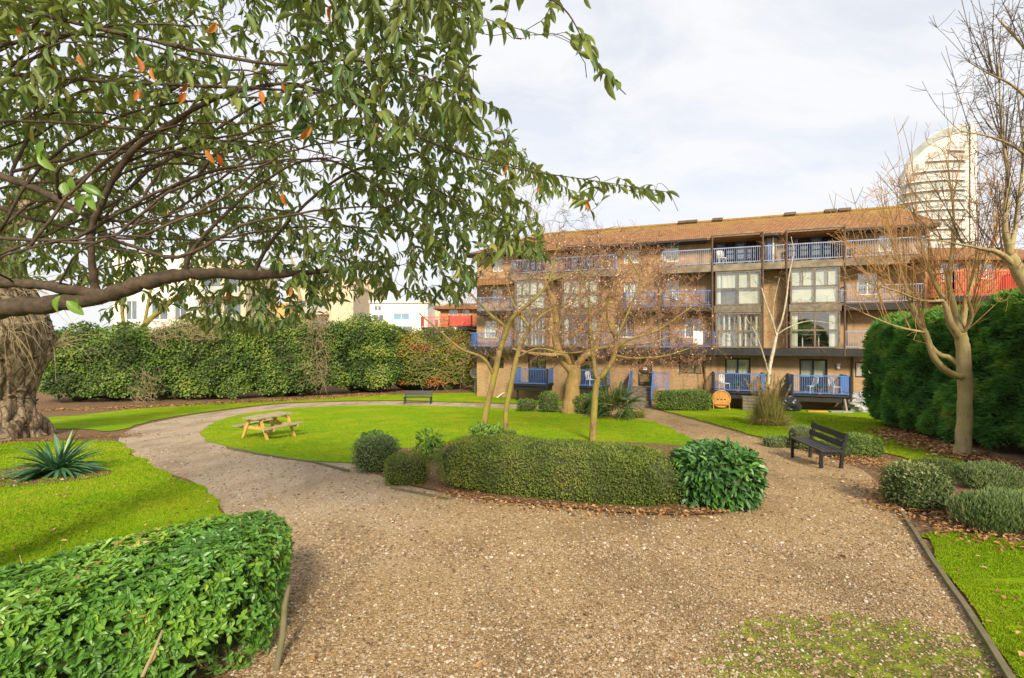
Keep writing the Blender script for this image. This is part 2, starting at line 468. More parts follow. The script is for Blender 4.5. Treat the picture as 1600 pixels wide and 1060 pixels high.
# ------------------------------------------------------------------ ground, lawns, paths
def sheet(name, pts, mat, off, step=1.0, soft=0.0):
    """a polygon of ground laid over the terrain, off metres above it; soft gives it an irregular edge"""
    P = [np.array(p, float)[:2] for p in pts]
    Q = []
    for i in range(len(P)):
        a, b = P[i], P[(i + 1) % len(P)]
        L = np.linalg.norm(b - a); n = max(1, int(L / (0.18 if soft else 0.6)))
        n = min(n, 140)
        for k in range(n): Q.append(a + (b - a) * k / n)
    Q = np.array(Q)
    if soft:
        q3 = np.c_[Q, np.zeros(len(Q))]
        dd = np.minimum(1, np.linalg.norm(Q, axis=1) / 5)[:, None]
        Q = Q + soft * dd * np.c_[snoise(q3, 3.1, 3, 3), snoise(q3, 3.1, 4, 3)]
    bm = bmesh.new()
    f = bm.faces.new([bm.verts.new((x, y, 0)) for x, y in Q])
    if f.normal.z < 0: f.normal_flip()
    bmesh.ops.triangulate(bm, faces=bm.faces[:])
    for k in np.arange(0, 60, step):
        geom = bm.verts[:] + bm.edges[:] + bm.faces[:]
        bmesh.ops.bisect_plane(bm, geom=geom, plane_co=(0, float(k), 0), plane_no=(0, 1, 0), dist=1e-5)
    for v in bm.verts: v.co.z = float(g(v.co.y)) + off
    bmesh.ops.recalc_face_normals(bm, faces=bm.faces[:])
    me = bpy.data.meshes.new(name); bm.to_mesh(me); bm.free()
    if len(me.polygons) and sum(p.normal.z for p in me.polygons) < 0: me.flip_normals()
    me.materials.append(mat)
    o = bpy.data.objects.new(name, me); COL.objects.link(o)
    return tag(o, kind='structure')

def smooth_loop(pp, n=5):
    """Catmull-Rom through a closed list of pixels, taken on the ground"""
    W = [gp(*p)[:2] for p in pp]; out = []
    m = len(W)
    for i in range(m):
        p0, p1, p2, p3 = W[i - 1], W[i], W[(i + 1) % m], W[(i + 2) % m]
        if np.linalg.norm(p2 - p1) > 9: out.append(p1); continue
        for k in range(n):
            t = k / n
            out.append(0.5 * (2 * p1 + (p2 - p0) * t + (2 * p0 - 5 * p1 + 4 * p2 - p3) * t * t + (3 * p1 - p0 - 3 * p2 + p3) * t ** 3))
    return out

mb = MB()
ys = np.concatenate([np.arange(-12, 60, 1.0), [80, 120, 200, 400]]); xs = np.array([-400, -100, -40, -20, -10, 0, 10, 20, 40, 100, 400.])
vv = np.array([(x, y, float(g(y))) for y in ys for x in xs]); nx = len(xs)
mb.add(vv, quads=[(j * nx + i, j * nx + i + 1, (j + 1) * nx + i + 1, (j + 1) * nx + i) for j in range(len(ys) - 1) for i in range(nx - 1)])
tag(mb.build('ground', M['soil'], smooth=True), kind='structure')

GRAVEL_PX = [(-60, 1400), (370, 1060), (410, 960), (425, 880), (358, 812), (334, 779), (298, 752), (255, 738), (215, 716), (186, 693), (196, 676), (240, 661), (330, 645), (440, 632), (600, 627.5),
             (720, 630), (860, 634), (960, 637), (1010, 636), (1036, 644), (1085, 657), (1150, 676), (1235, 699), (1335, 729), (1385, 772), (1412, 805), (1440, 850), (1480, 908), (1535, 992), (1575, 1062), (1700, 1400)]
gw = smooth_loop(GRAVEL_PX[1:-1])
gw = [np.array([-3.2, -6.0]), np.array([-1.9, 2.6])] + gw[:-5] + [np.array([3.35, 3.1]), np.array([3.0, 1.5]), np.array([2.8, -6.0])]
gravel_o = sheet('gravel_path', gw, M['gravel'], 0.010)
ISLAND = [(313, 681), (322, 669), (345, 657), (385, 647), (450, 639), (520, 635.5), (600, 633.5), (720, 636), (800, 639), (870, 643), (930, 652), (990, 655), (1035, 664), (1085, 690), (1140, 716), (1183, 742), (1178, 775), (1150, 800),
          (1060, 803), (900, 790), (760, 762), (650, 738), (560, 726), (500, 722), (430, 714), (370, 703), (328, 692)]
sheet('island_lawn', smooth_loop(ISLAND), M['lawn'], 0.024, soft=0.08)
BED = [(556, 726), (575, 712), (610, 703), (660, 700), (720, 694), (800, 688), (900, 690), (1010, 694), (1085, 700), (1140, 722), (1160, 752), (1172, 785), (1150, 800), (1080, 808), (980, 805), (880, 796), (780, 784), (700, 773), (640, 760), (590, 742)]
sheet('flower_bed', smooth_loop(BED), M['soil'], 0.034, soft=0.05)
sheet('back_lawn', smooth_loop([(30, 671), (48, 655), (120, 650), (200, 641), (300, 633), (400, 627), (500, 622), (620, 617), (740, 614.5), (790, 622), (900, 628), (905, 634), (860, 633), (720, 629), (600, 626.5), (440, 630.5), (330, 643), (240, 658), (180, 674), (120, 671)]), M['lawn'], 0.024, soft=0.08)
lw = smooth_loop([(-160, 700), (0, 694), (90, 691), (180, 690), (202, 704), (225, 720), (265, 741), (300, 755), (350, 790), (390, 835), (250, 900), (100, 930)])
sheet('front_lawn', lw[:-5] + [np.array([-3.0, 3.6]), np.array([-4.5, 0.5]), np.array([-12, 0.5])], M['lawn'], 0.024, soft=0.12)
sheet('planting_patch', smooth_loop([(-40, 742), (40, 732), (120, 730), (172, 738), (150, 748), (80, 757), (-30, 762)]), M['soil'], 0.034, soft=0.08)
sheet('side_lawn', smooth_loop([(1014, 637.5), (1060, 637), (1160, 638), (1300, 640), (1372, 645), (1382, 662), (1400, 682), (1440, 698), (1485, 712), (1540, 733), (1610, 772), (1590, 790), (1540, 752), (1480, 732), (1420, 718), (1365, 706), (1320, 697), (1255, 688), (1205, 688), (1150, 673), (1085, 655), (1040, 643)]), M['lawn'], 0.024, soft=0.06)
cw = smooth_loop([(1441, 842), (1450, 834), (1480, 833), (1540, 841), (1620, 856)])[:-5]
sheet('corner_lawn', cw + [np.array([8, 5.8]), np.array([8, 0]), np.array([2.95, 0]), gp(1590, 1066)[:2] + 0.02, gp(1545, 992)[:2], gp(1490, 908)[:2]], M['lawn'], 0.024, soft=0.05)

# ------------------------------------------------------------------ the brick apartment building
BA = R(-20); BE = np.array([math.cos(BA), math.sin(BA)]); BN = np.array([math.sin(BA), -math.cos(BA)])   # along the front, outward
B0 = np.array([14.48, 30.8])
def U(px, w=0.0):
    r = (px - 800) / FPX
    return (r * (B0[1] + BN[1] * w) - B0[0] - BN[0] * w) / (BE[0] - r * BE[1])
def ZB(py, px, w=0.0):
    u = U(px, w); d = B0[1] + BE[1] * u + BN[1] * w
    return CZ - (py - HY) / FPX * d

def wall_with_holes(mb, u0, u1, z0, z1, holes, y=0.0, mi=0):
    """a wall in the plane y with openings (u0,u1,z0,z1,depth) and their reveals"""
    us = sorted({u0, u1, *[h[0] for h in holes], *[h[1] for h in holes]}); us = [u for u in us if u0 <= u <= u1]
    zs = sorted({z0, z1, *[h[2] for h in holes], *[h[3] for h in holes]}); zs = [z for z in zs if z0 <= z <= z1]
    for i in range(len(us) - 1):
        for j in range(len(zs) - 1):
            uc, zc = (us[i] + us[i + 1]) / 2, (zs[j] + zs[j + 1]) / 2
            if any(h[0] < uc < h[1] and h[2] < zc < h[3] for h in holes): continue
            mb.quad((us[i], y, zs[j]), (us[i + 1], y, zs[j]), (us[i + 1], y, zs[j + 1]), (us[i], y, zs[j + 1]), mi=mi)
    for a, b, c, d, dep in holes:
        e = y + dep
        mb.quad((a, y, c), (a, y, d), (a, e, d), (a, e, c), mi=mi); mb.quad((b, y, c), (b, e, c), (b, e, d), (b, y, d), mi=mi)
        mb.quad((a, y, d), (b, y, d), (b, e, d), (a, e, d), mi=mi); mb.quad((a, y, c), (a, e, c), (b, e, c), (b, y, c), mi=mi)
        mb.quad((a, e, c), (a, e, d), (b, e, d), (b, e, c), mi=mi)

def window(parent, u0, u1, z0, z1, y, cols=(0.5,), rows=(), frame='white', inner='blind', fw=0.06, name='window', leafpanel=None, inset=0.13):
    """frame bars, one glass pane sheet and what hangs behind it"""
    m = MB()
    for a, b in ((u0, u0 + fw), (u1 - fw, u1)): m.bb(a, b, y - 0.035, y + 0.035, z0, z1)
    for a, b in ((z0, z0 + fw), (z1 - fw, z1)): m.bb(u0 + fw, u1 - fw, y - 0.033, y + 0.033, a, b)
    for c in cols:
        x = u0 + (u1 - u0) * c; m.bb(x - fw * .45, x + fw * .45, y - 0.03, y + 0.03, z0 + fw, z1 - fw)
    for c in rows:
        z = z0 + (z1 - z0) * c; m.bb(u0 + fw, u1 - fw, y - 0.027, y + 0.027, z - fw * .4, z + fw * .4)
    if leafpanel:
        m.bb(u0 + fw, u1 - fw, y - 0.02, y + 0.02, z0 + fw, z0 + leafpanel)
    fr = m.build(name, M[frame], parent, local=True)
    p = MB(); p.quad((u0 + fw, y + 0.004, z0 + fw), (u1 - fw, y + 0.004, z0 + fw), (u1 - fw, y + 0.004, z1 - fw), (u0 + fw, y + 0.004, z1 - fw))
    p.build('pane', M['glass'], fr, local=True)
    if inner:
        q = MB()
        n = max(4, int((u1 - u0) / 0.12)); xx = np.linspace(u0 + .02, u1 - .02, n + 1)
        for i in range(n):     # folds of a blind, a curtain or the painted dark interior
            ya, yb = (y + inset - .02, y + inset) if i % 2 else (y + inset, y + inset - .02)
            q.quad((xx[i], ya, z0 + .02), (xx[i + 1], yb, z0 + .02), (xx[i + 1], yb, z1 - .02), (xx[i], ya, z1 - .02))
        q.build('blind' if inner == 'blind' else 'curtain' if inner == 'curtain' else 'dark_interior', M[inner], fr, local=True)
    return fr

def railing(parent, pts, z0, h, mat='blue', name='railing', gap=0.115, bar=0.022, panels=()):
    """upright bars between two rails along a line of (u, y) points; stretches in panels are boarded"""
    m = MB(); pts = [np.array(p, float) for p in pts]
    for k in range(len(pts) - 1):
        a, b = pts[k], pts[k + 1]; L = np.linalg.norm(b - a); d = (b - a) / L
        nrm = np.array([-d[1], d[0]])
        for z, t in ((z0 + 0.10, .05), (z0 + h - .02, .06)):
            A, B = np.r_[a, z], np.r_[b, z]; m.beam(A, B, 0.05, t)
        if k in panels:
            mid = (a + b) / 2; m.box(np.r_[mid, z0 + h / 2 + .03], (L - .08, .02, h - .2), np.array([[d[0], nrm[0], 0], [d[1], nrm[1], 0], [0, 0, 1]]))
        else:
            n = max(1, int(L / gap))
            for i in range(1, n):
                p = a + d * L * i / n
                m.bb(p[0] - bar / 2, p[0] + bar / 2, p[1] - bar / 2, p[1] + bar / 2, z0 + .125, z0 + h - .05)
        for p in (a, b): m.bb(p[0] - .032, p[0] + .032, p[1] - .032, p[1] + .032, z0 - 0.08, z0 + h)
    return m.build(name, M[mat], parent, local=True)

bld = thing('apartment_building', 'long four storey buff brick apartment block with brown tiled roof and blue balcony railings', 'building', (B0[0], B0[1], 0), BA)
UL, UR = U(745), 9.7
ZF = [1.15, 3.85, 6.45, 9.05]
holes, wins = [], []
def add_win(px0, px1, z0, z1, **k):
    a, b = U(px0), U(px1); holes.append((a, b, z0, z1, k.pop('depth', 0.45))); wins.append((a, b, z0, z1, k))
# ground floor
add_win(1061, 1099, 2.12, 3.12, cols=(.33, .66), frame='dark_timber', inner='curtain')
add_win(1133, 1173, 1.2, 3.18, cols=(.5,), frame='dark_timber', inner='blind', leafpanel=1.0, name='french_door', fw=.1)
add_win(1249, 1293, 1.2, 3.18, cols=(.5,), frame='dark_timber', inner='blind', leafpanel=.9, name='french_door', fw=.1)
add_win(1336, 1368, 2.12, 3.05, cols=(.5,), frame='dark_timber', inner='blind', fw=.08)
add_win(762, 787, 2.2, 3.0, cols=(.5,), frame='dark_timber', inner='room')
add_win(825, 853, 1.2, 3.2, cols=(.5,), frame='dark_timber', inner='room', leafpanel=1.0, name='french_door', fw=.09)
add_win(899, 929, 1.2, 3.2, cols=(.5,), frame='dark_timber', inner='room', leafpanel=1.0, name='french_door', fw=.09)
# first floor
add_win(1070, 1098, 4.5, 5.75, cols=(.5,), inner='curtain')
add_win(1033, 1047, 3.95, 5.85, cols=(), inner='curtain', frame='dark_timber')
add_win(757, 776, 4.5, 5.8, cols=(.5,), inner='blind')
add_win(965, 992, 4.5, 5.8, cols=(.5,), inner='curtain')
# second floor
add_win(1040, 1061, 7.0, 8.3, cols=(.5,), inner='blind')
add_win(768, 785, 7.1, 8.35, cols=(.5,), inner='blind')
add_win(975, 996, 7.0, 8.3, cols=(.5,), inner='blind')
add_win(1340, 1372, 7.0, 8.3, cols=(.5,), inner='curtain')
# third floor
add_win(1038, 1061, 9.55, 10.72, cols=(.5,), inner='blind')
add_win(1373, 1402, 9.5, 10.7, cols=(.5,), inner='blind')
add_win(770, 786, 9.5, 10.6, cols=(.5,), inner='blind')
add_win(975, 998, 9.6, 10.7, cols=(.5,), inner='blind')
# recessed terraces of the top floor
REC = [(1113, 1190), (1229, 1318), (806, 850), (880, 938)]
for a, b in REC: holes.append((U(a), U(b), 9.06, 10.86, 1.5))
# the way in
holes.append((U(997), U(1019), 1.2, 3.22, 0.2))
w = MB(); wall_with_holes(w, UL, UR, -0.3, 11.0, holes)
DEP = 9.0
w.quad((UL, 0, -.3), (UL, 0, 11), (UL, DEP, 11), (UL, DEP, -.3)); w.quad((UR, 0, -.3), (UR, DEP, -.3), (UR, DEP, 11), (UR, 0, 11)); w.quad((UL, DEP, -.3), (UR, DEP, -.3), (UR, DEP, 11), (UL, DEP, 11))
w.add([(UR, 0, 11), (UR, DEP, 11), (UR, DEP / 2, 12.9)], tris=[(0, 1, 2)])
w.build('wall', M['brick'], bld, local=True)
for a, b, c, d, k in wins: window(bld, a, b, c, d, 0.10, **k)
for a, b in REC:
    ua, ub = U(a) + .12, U(b) - .12; nm = 4
    ua2 = ua + .1
    for i in range(nm):
        x0 = ua2 + (ub - ua2) * i / nm; x1 = ua2 + (ub - ua2) * (i + 1) / nm
        window(bld, x0 + .02, x1 - .02, 9.1, 10.8, 1.36, cols=(), rows=(.56, .3), frame='dark_timber' if i % 2 else 'blue', inner='blind' if i in (0, 2) else 'room', fw=.09, name='french_door', inset=.1)
# brick pier between the bays and a blue door beside it
m = MB(); m.bb(U(1197), U(1213), -0.30, -0.003, 9.06, 10.95); m.build('chimney_breast', M['brick'], bld, local=True)
m = MB(); m.bb(U(1198), U(1203), -0.36, -0.31, 9.1, 10.4); m.build('cupboard_door', M['blue'], bld, local=True)
# entrance door
ea, eb = U(997), U(1019)
m = MB()
for a, b, c, d in ((ea, ea + .13, 1.2, 3.22), (eb - .13, eb, 1.2, 3.22), (ea + .13, eb - .13, 1.2, 1.5), (ea + .13, eb - .13, 3.05, 3.22), (ea + .13, eb - .13, 2.1, 2.26)): m.bb(a, b, .05, .11, c, d)
door = m.build('entrance_door', M['dark_timber'], bld, local=True)
m = MB(); m.quad((ea + .13, .09, 1.5), (eb - .13, .09, 1.5), (eb - .13, .09, 3.05), (ea + .13, .09, 3.05)); m.build('pane', M['glass'], door, local=True)
m = MB(); uc = (ea + eb) / 2; m.bb(uc - .13, uc + .13, .035, .048, 2.3, 2.48); m.build('paper_notice', M['white'], door, local=True)
m = MB(); m.tube([(eb - .2, .0, 2.0), (eb - .2, .0, 2.3)], .015, 6); m.build('handle', M['post'], door, local=True)

# balconies: slab > railing
def balcony(px0, px1, zf, w=1.15, th=.42, mat='slab', rail='blue', h=1.02, sides=True, w0=0.003):
    a, b = U(px0, w), U(px1, w)
    m = MB(); m.bb(a, b, -w, -w0, zf - th, zf)
    s = m.build('balcony', M[mat], bld, local=True)
    y = -w + .05
    P = [(a + .05, y), (b - .05, y)]
    if sides: P = [(a + .05, -.1)] + P + [(b - .05, -.1)]
    n = 3 if sides else 1
    railing(s, P, zf, h, rail)
    return s
b3 = balcony(1034, 1448, 9.05, sides=False, rail='pale_blue')
b3l = balcony(798, 962, 9.05, sides=True, rail='pale_blue')
balcony(1034, 1115, 6.45, rail='blue', mat='black', th=.3)
balcony(973, 1024, 6.45, rail='blue', mat='black', th=.3)
balcony(1321, 1446, 6.45, rail='pale_blue', mat='black', th=.4)
balcony(745, 798, 6.45, rail='pale_blue', mat='black', th=.3)
m = MB(); m.bb(U(735, 1.2), U(1372, 1.2), -1.2, -.003, 3.40, 3.83); fs = m.build('balcony', M['black'], bld, local=True)
railing(fs, [(U(1037, 1.2), -1.1), (U(1116, 1.2), -1.1)], 3.85, 1.02, 'blue')
railing(fs, [(U(940, 1.2), -1.1), (U(1030, 1.2), -1.1)], 3.85, 1.02, 'blue')
railing(fs, [(U(1322, 1.2), -1.1), (U(1370, 1.2), -1.1)], 3.85, 1.02, 'pale_blue')
railing(fs, [(U(736, 1.2), -.1), (U(736, 1.2), -1.1), (U(798, 1.2), -1.1)], 3.85, 1.02, 'blue', panels=(0,))
# glazed bays
def bay(px0, px1, z0, z1, kind, w=1.1):
    a, b = U(px0, w), U(px1, w); y = -w
    m = MB()
    fw = .09
    for x in (a, b - fw): m.bb(x, x + fw, y, y + fw, z0, z1)
    for z in (z0, z1 - fw): m.bb(a + fw, b - fw, y + .003, y + fw - .003, z, z + fw)
    cm = (a + b) / 2; zt = z0 + (z1 - z0) * .49
    m.bb(cm - .045, cm + .045, y + .006, y + fw - .006, z0 + fw, z1 - fw)
    m.bb(a + fw, b - fw, y + .009, y + fw - .009, zt - .045, zt + .045)
    if kind in ('blind', 'mixed'):
        for c in (.25, .75) if kind == 'blind' else (.75,):
            x = a + (b - a) * c; m.bb(x - .035, x + .035, y + .012, y + fw - .012, zt + .045, z1 - fw)
    for x in (a + .002, b - fw - .002):
        m.bb(x, x + fw, -fw - .003, -.003, z0, z1)
        for z in (z0 + .003, zt, z1 - fw - .003): m.bb(x + .004, x + fw - .004, y + fw, -fw, z, z + fw)
    bo = m.build('bay_window', M['grey_timber'], bld, local=True)
    p = MB(); p.quad((a + fw, y + .045, z0 + fw), (b - fw, y + .045, z0 + fw), (b - fw, y + .045, z1 - fw), (a + fw, y + .045, z1 - fw))
    for x in (a + .045, b - .045): p.quad((x, y + fw, z0 + fw), (x, -fw, z0 + fw), (x, -fw, z1 - fw), (x, y + fw, z1 - fw))
    p.build('pane', M['glass'], bo, local=True)
    def drape(x0, x1, c, d, mat, name, step=.11, yy=y + .2, amp=.03):
        q = MB(); n = max(2, int((x1 - x0) / step)); xx = np.linspace(x0, x1, n + 1)
        for i in range(n):
            ya, yb = (yy, yy + amp) if i % 2 else (yy + amp, yy)
            q.quad((xx[i], ya, c), (xx[i + 1], yb, c), (xx[i + 1], yb, d), (xx[i], ya, d))
        q.build(name, M[mat], bo, local=True)
    if kind == 'blind': drape(a + .1, b - .1, z0 + .1, z1 - .1, 'blind', 'blind', .3, amp=.006)
    if kind == 'mixed':
        drape(a + .1, a + .32, z0 + .1, z1 - .1, 'white', 'curtain'); drape(a + .36, cm, zt, z1 - .1, 'blind', 'blind', .13); drape(cm, b - .1, z0 + .1, z1 - .1, 'blind', 'blind', .3, amp=.006)
        drape(a + .36, cm, z0 + .1, zt, 'grey_timber', 'curtain', .2)
    if kind == 'strips':
        for i in range(8):
            x = a + .15 + (b - a - .3) * i / 7.5; drape(x, x + .1, z0 + .1, z1 - .1, 'blind' if i % 3 else 'curtain', 'blind', .05, amp=.01)
        q = MB(); q.bb(a + .2, cm - .1, y + .5, y + .6, z0 + .05, zt - .1); q.build('armchair_back', M['white'], bo, local=True)
        drape(a + .1, b - .1, z0 + .1, z1 - .1, 'curtain', 'curtain', .4, yy=-.25)
    if kind == 'open':
        drape(a + .12, a + .42, z0 + .1, z1 - .1, 'blind', 'curtain'); drape(b - .5, b - .12, z0 + .1, z1 - .1, 'blind', 'curtain')
        q = MB(); q.bb(a + .7, b - .9, y + .35, y + .9, z0 + .78, z0 + .82)
        for x in (a + .75, b - .95): q.bb(x - .03, x + .03, y + .6, y + .66, z0, z0 + .78)
        q.build('table', M['white'], bo, local=True)
        q = MB(); q.quad((a, -.12, z0), (b, -.12, z0), (b, -.12, z1), (a, -.12, z1)); q.build('dark_backing', M['room'], bo, local=True)  # dark sheet standing for the unlit room
    return bo
def bay_floor(px0, px1, z0, z1, w=1.13):
    m = MB(); m.bb(U(px0, w), U(px1, w), -w, -.003, z0, z1); m.build('bay_floor', M['grey_timber'], bld, local=True)
for (p0, p1, up, lo) in ((1118, 1190, 'mixed', 'strips'), (1235, 1313, 'blind', 'open'), (804, 852, 'blind', 'strips'), (878, 936, 'blind', 'open')):
    bay(p0, p1, 6.49, 8.60, up); bay(p0, p1, 3.86, 6.02, lo); bay_floor(p0 - 2, p1 + 2, 6.04, 6.47)
# downpipes and posts
for px, w0, z0, z1 in ((1113, 1.19, 3.83, 10.9), (1192, 1.19, 3.83, 10.9), (1229, 1.19, 3.83, 10.9), (1320, 1.19, 3.4, 11.0), (1101, .08, .2, 3.4), (1029, 1.19, 3.83, 9.0), (1332, .08, .2, 3.4), (950, .08, .2, 3.4)):
    m = MB(); u = U(px, w0); m.tube([(u, -w0, z0), (u, -w0, z1)], .055, 8); m.build('post', M['post'], bld, local=True)
m = MB(); u = U(1208, .36); m.tube([(u, -.36, 9.1), (u, -.36, 10.9)], .05, 8); m.build('downpipe', M['white'], bld, local=True)
m = MB(); u = U(1322); m.tube([(u, -.1, 4), (u, -.1, 6)], .05, 8); m.build('downpipe', M['post'], bld, local=True)
# roof: tiles with some thickness, hipped at the far end
EZ, RZ, OV = 11.0, 13.0, .85
ry = DEP / 2
def roof_slab(pts, th=.12):
    r = MB(); p = np.array(pts, float); n = len(p)
    r.add(np.r_[p, p - (0, 0, th)], ngons=[list(range(n)), list(range(2 * n - 1, n - 1, -1))] + [[i, i + n, (i + 1) % n + n, (i + 1) % n] for i in range(n)])
    return r
rf = roof_slab([(UL - .6, -OV, EZ - .2), (UR + .3, -OV, EZ - .2), (UR + .3, ry, RZ), (UL + 3.0, ry, RZ)]).build('roof', M['roof'], bld, local=True)
roof_slab([(UR + .3, DEP + OV, EZ - .2), (UL - .6, DEP + OV, EZ - .2), (UL + 3.0, ry, RZ), (UR + .3, ry, RZ)]).build('rear_slope', M['roof'], rf, local=True)
roof_slab([(UL - .6, DEP + OV, EZ - .2), (UL - .6, -OV, EZ - .2), (UL + 3.0, ry, RZ)]).build('hip_slope', M['roof'], rf, local=True)
m = MB(); x = UL + 3.0
while x < UR + .2:
    m.tube([(x, ry, RZ + .02), (x + .43, ry, RZ + .02)], .13, 8, var=random.random()); x += .44
m.build('ridge_tiles', M['roof'], rf, local=True)
for px in (1067, 1082, 1121, 1234, 1297, 1319):
    m = MB(); u = U(px, -ry); m.bb(u - .35, u + .35, ry - .25, ry + .1, RZ + .05, RZ + .22); m.build('ridge_vent', M['post'], rf, local=True)
m = MB()
for a, b, z in ((UL - .6, U(806, .9), EZ - .34), (U(938, .9), U(1105, .9), EZ - .34), (U(1322, .9), UR + .3, EZ - .34), (U(1195, .9), U(1221, .9), EZ - .30)):
    m = MB(); m.bb(a, b, -OV - .10, -OV + .04, z, z + .14)
    m.bb(a, b, -OV + .039, -.01, z - .05, z - .01)
    m.build('gutter', M['dark_timber'], bld, local=True)
for a, b in REC:
    m = MB(); m.bb(U(a, 1.2) , U(b, 1.2), -1.24, -1.14, 10.86, 10.95); m.bb(U(a, 1.2), U(b, 1.2), -1.13, -.84, 10.90, 10.93)
    for q in (a, b): m.bb(U(q, 1.2) - .04, U(q, 1.2) + .04, -1.13, -.01, 10.80, 10.86)
    m.build('canopy_frame', M['slab'], bld, local=True)
# pent roof over the second floor balcony at the far end
roof_slab([(U(733, 1.5), -1.5, 8.45), (U(800, 1.5), -1.5, 8.45), (U(800, 0), -.01, 9.0), (U(745, 0) - .4, -.01, 9.0)]).build('pent_roof', M['roof'], bld, local=True)
# ground floor decks: deck > railing, each with boarded ends
def deck(px0, px1, zf=1.15, w=1.75, panels=(), rail='blue'):
    a, b = U(px0, w), U(px1, w)
    m = MB(); m.bb(a, b, -w, -.004, zf - .10, zf); m.bb(a + .1, b - .1, -w + .1, -.05, zf - .42, zf - .101)
    for x in (a + .3, b - .3): m.bb(x - .05, x + .05, -w + .3, -w + .4, -.1, zf - .42)
    s = m.build('deck', M['black'], bld, local=True)
    railing(s, [(a + .05, -.06), (a + .05, -w + .05), (b - .05, -w + .05), (b - .05, -.06)], zf, 1.12, rail, panels=panels)
    for x in (a, b):
        m = MB(); m.bb(x - .05, x + .05, -w - .04, -w + .06, zf - .3, zf + 1.16); m.build('corner_post', M['black'], s, local=True)
    return s
dk1 = deck(1115, 1198, 1.2); dk2 = deck(1238, 1330, 1.18, panels=(0,)); dk3 = deck(800, 855, 1.2, panels=(2,)); dk4 = deck(889, 947, 1.2, panels=(0, 2))
m = MB(); x = U(1332, 1.4); m.beam((x, -1.4, 1.0), (x + 1.6, -1.2, .25), .22, .06); m.build('ramp_board', M['black'], dk2, local=True)
m = MB(); x = U(1324, 1.9); m.beam((x, -1.9, .1), (x - .1, -1.7, 1.0), .1, .1); m.build('prop', M['slab'], dk2, local=True)
# front steps with blue boarded sides
sa, sb = U(984, 1.6), U(1018, 1.6)
m = MB(); m.bb(sa, sb, -1.3, -.004, .3, 1.18)
for i in range(5): m.bb(sa + .02, sb - .02, -1.3 - .3 * (i + 1), -1.3 - .3 * i - .002, -.1, 1.0 - .18 * i)
st = m.build('front_steps', M['stone'], bld, local=True)
railing(st, [(sa - .02, -.1), (sa - .02, -1.35)], 1.2, 1.05, 'blue', panels=(0,)); railing(st, [(sb + .02, -1.3), (sb + .02, -.1)], 1.2, 1.05, 'blue')
railing(st, [(sb + .1, -1.45), (sb + 1.0, -1.45)], 1.2, 1.05, 'blue', gap=.09)
for x in (sa - .03, sb + .04):
    m = MB(); m.add([(x, -1.36, .95), (x, -2.75, .1), (x, -2.75, 1.0), (x, -1.36, 2.2), (x + .04, -1.36, .95), (x + .04, -2.75, .1), (x + .04, -2.75, 1.0), (x + .04, -1.36, 2.2)],
                    quads=[(0, 1, 2, 3), (7, 6, 5, 4), (0, 4, 5, 1), (1, 5, 6, 2), (2, 6, 7, 3), (3, 7, 4, 0)]); m.build('side_panel', M['blue'], st, local=True)
# wall lamp, vents
m = MB(); u = U(1309); m.box((u, -.1, 2.75), (.14, .14, .22)); m.box((u, -.1, 2.9), (.2, .18, .05)); m.build('wall_lamp', M['white'], bld, local=True)

# things standing on the decks
def chair(px, w, z, rz, label):
    u = U(px, w); p = np.r_[B0 + BE * u + BN * w, z]
    t = thing('garden_chair', label, 'chair', p, rz, 'white garden chairs on the decks')
    m = MB(); m.bb(-.22, .22, -.22, .22, .41, .45); m.build('seat', M['white'], t, local=True)
    m = MB(); m.tube([(-.22, .2, .45), (-.21, .27, .9), (-.1, .29, .95), (.1, .29, .95), (.21, .27, .9), (.22, .2, .45)], .018, 6)
    for x in (-.12, -.04, .04, .12): m.beam((x, .2, .45), (x, .29, .94), .04, .012, up=(0, 1, 0))
    m.build('backrest', M['white'], t, local=True)
    for x in (-.2, .2):
        for y in (-.2, .2):
            m = MB(); m.tube([(x, y, .42), (x * 1.15, y * 1.15, 0)], .018, 6); m.build('leg', M['white'], t, local=True)
    return t
chair(1305, .9, 1.18, BA + 1.9, 'white garden chair on the right hand deck behind the blue railing')
chair(1268, .9, 1.18, BA - 1.2, 'white garden chair in front of the right hand french doors')
chair(1132, .9, 1.2, BA + .7, 'white garden chair on the deck behind the round wooden chair back')
chair(922, .9, 1.2, BA + .9, 'white garden chair on the deck behind the thick bare trunk')
chair(1127, .75, 9.06, BA + .3, 'white garden chair on the top floor balcony behind the pale blue railing')
def on_front(px, w, z=None): u = U(px, w); q = B0 + BE * u + BN * w; return np.r_[q, float(g(q[1])) if z is None else z]
m = MB(); a = on_front(1083, 1.16, 4.05); b = on_front(1098, 1.16, 4.05); K = 9
for k in range(K):
    p = a + (b - a) * k / K; q = a + (b - a) * (k + 1) / K; o1 = np.r_[BN, 0] * (.02 * math.sin(k * 1.7)); o2 = np.r_[BN, 0] * (.02 * math.sin((k + 1) * 1.7))
    m.add([p + o1, q + o2, q + o2 + (0, 0, .85), p + o1 + (0, 0, .85), p + o1 + np.r_[BN * .012, 0], q + o2 + np.r_[BN * .012, 0], q + o2 + np.r_[BN * .012, .85], p + o1 + np.r_[BN * .012, .85]], quads=[(3, 2, 1, 0), (4, 5, 6, 7), (7, 6, 2, 3)])
tag(m.build('bath_towel', M['white'], smooth=True), 'white towel hanging over the first floor balcony railing above the ground floor window', 'towel')
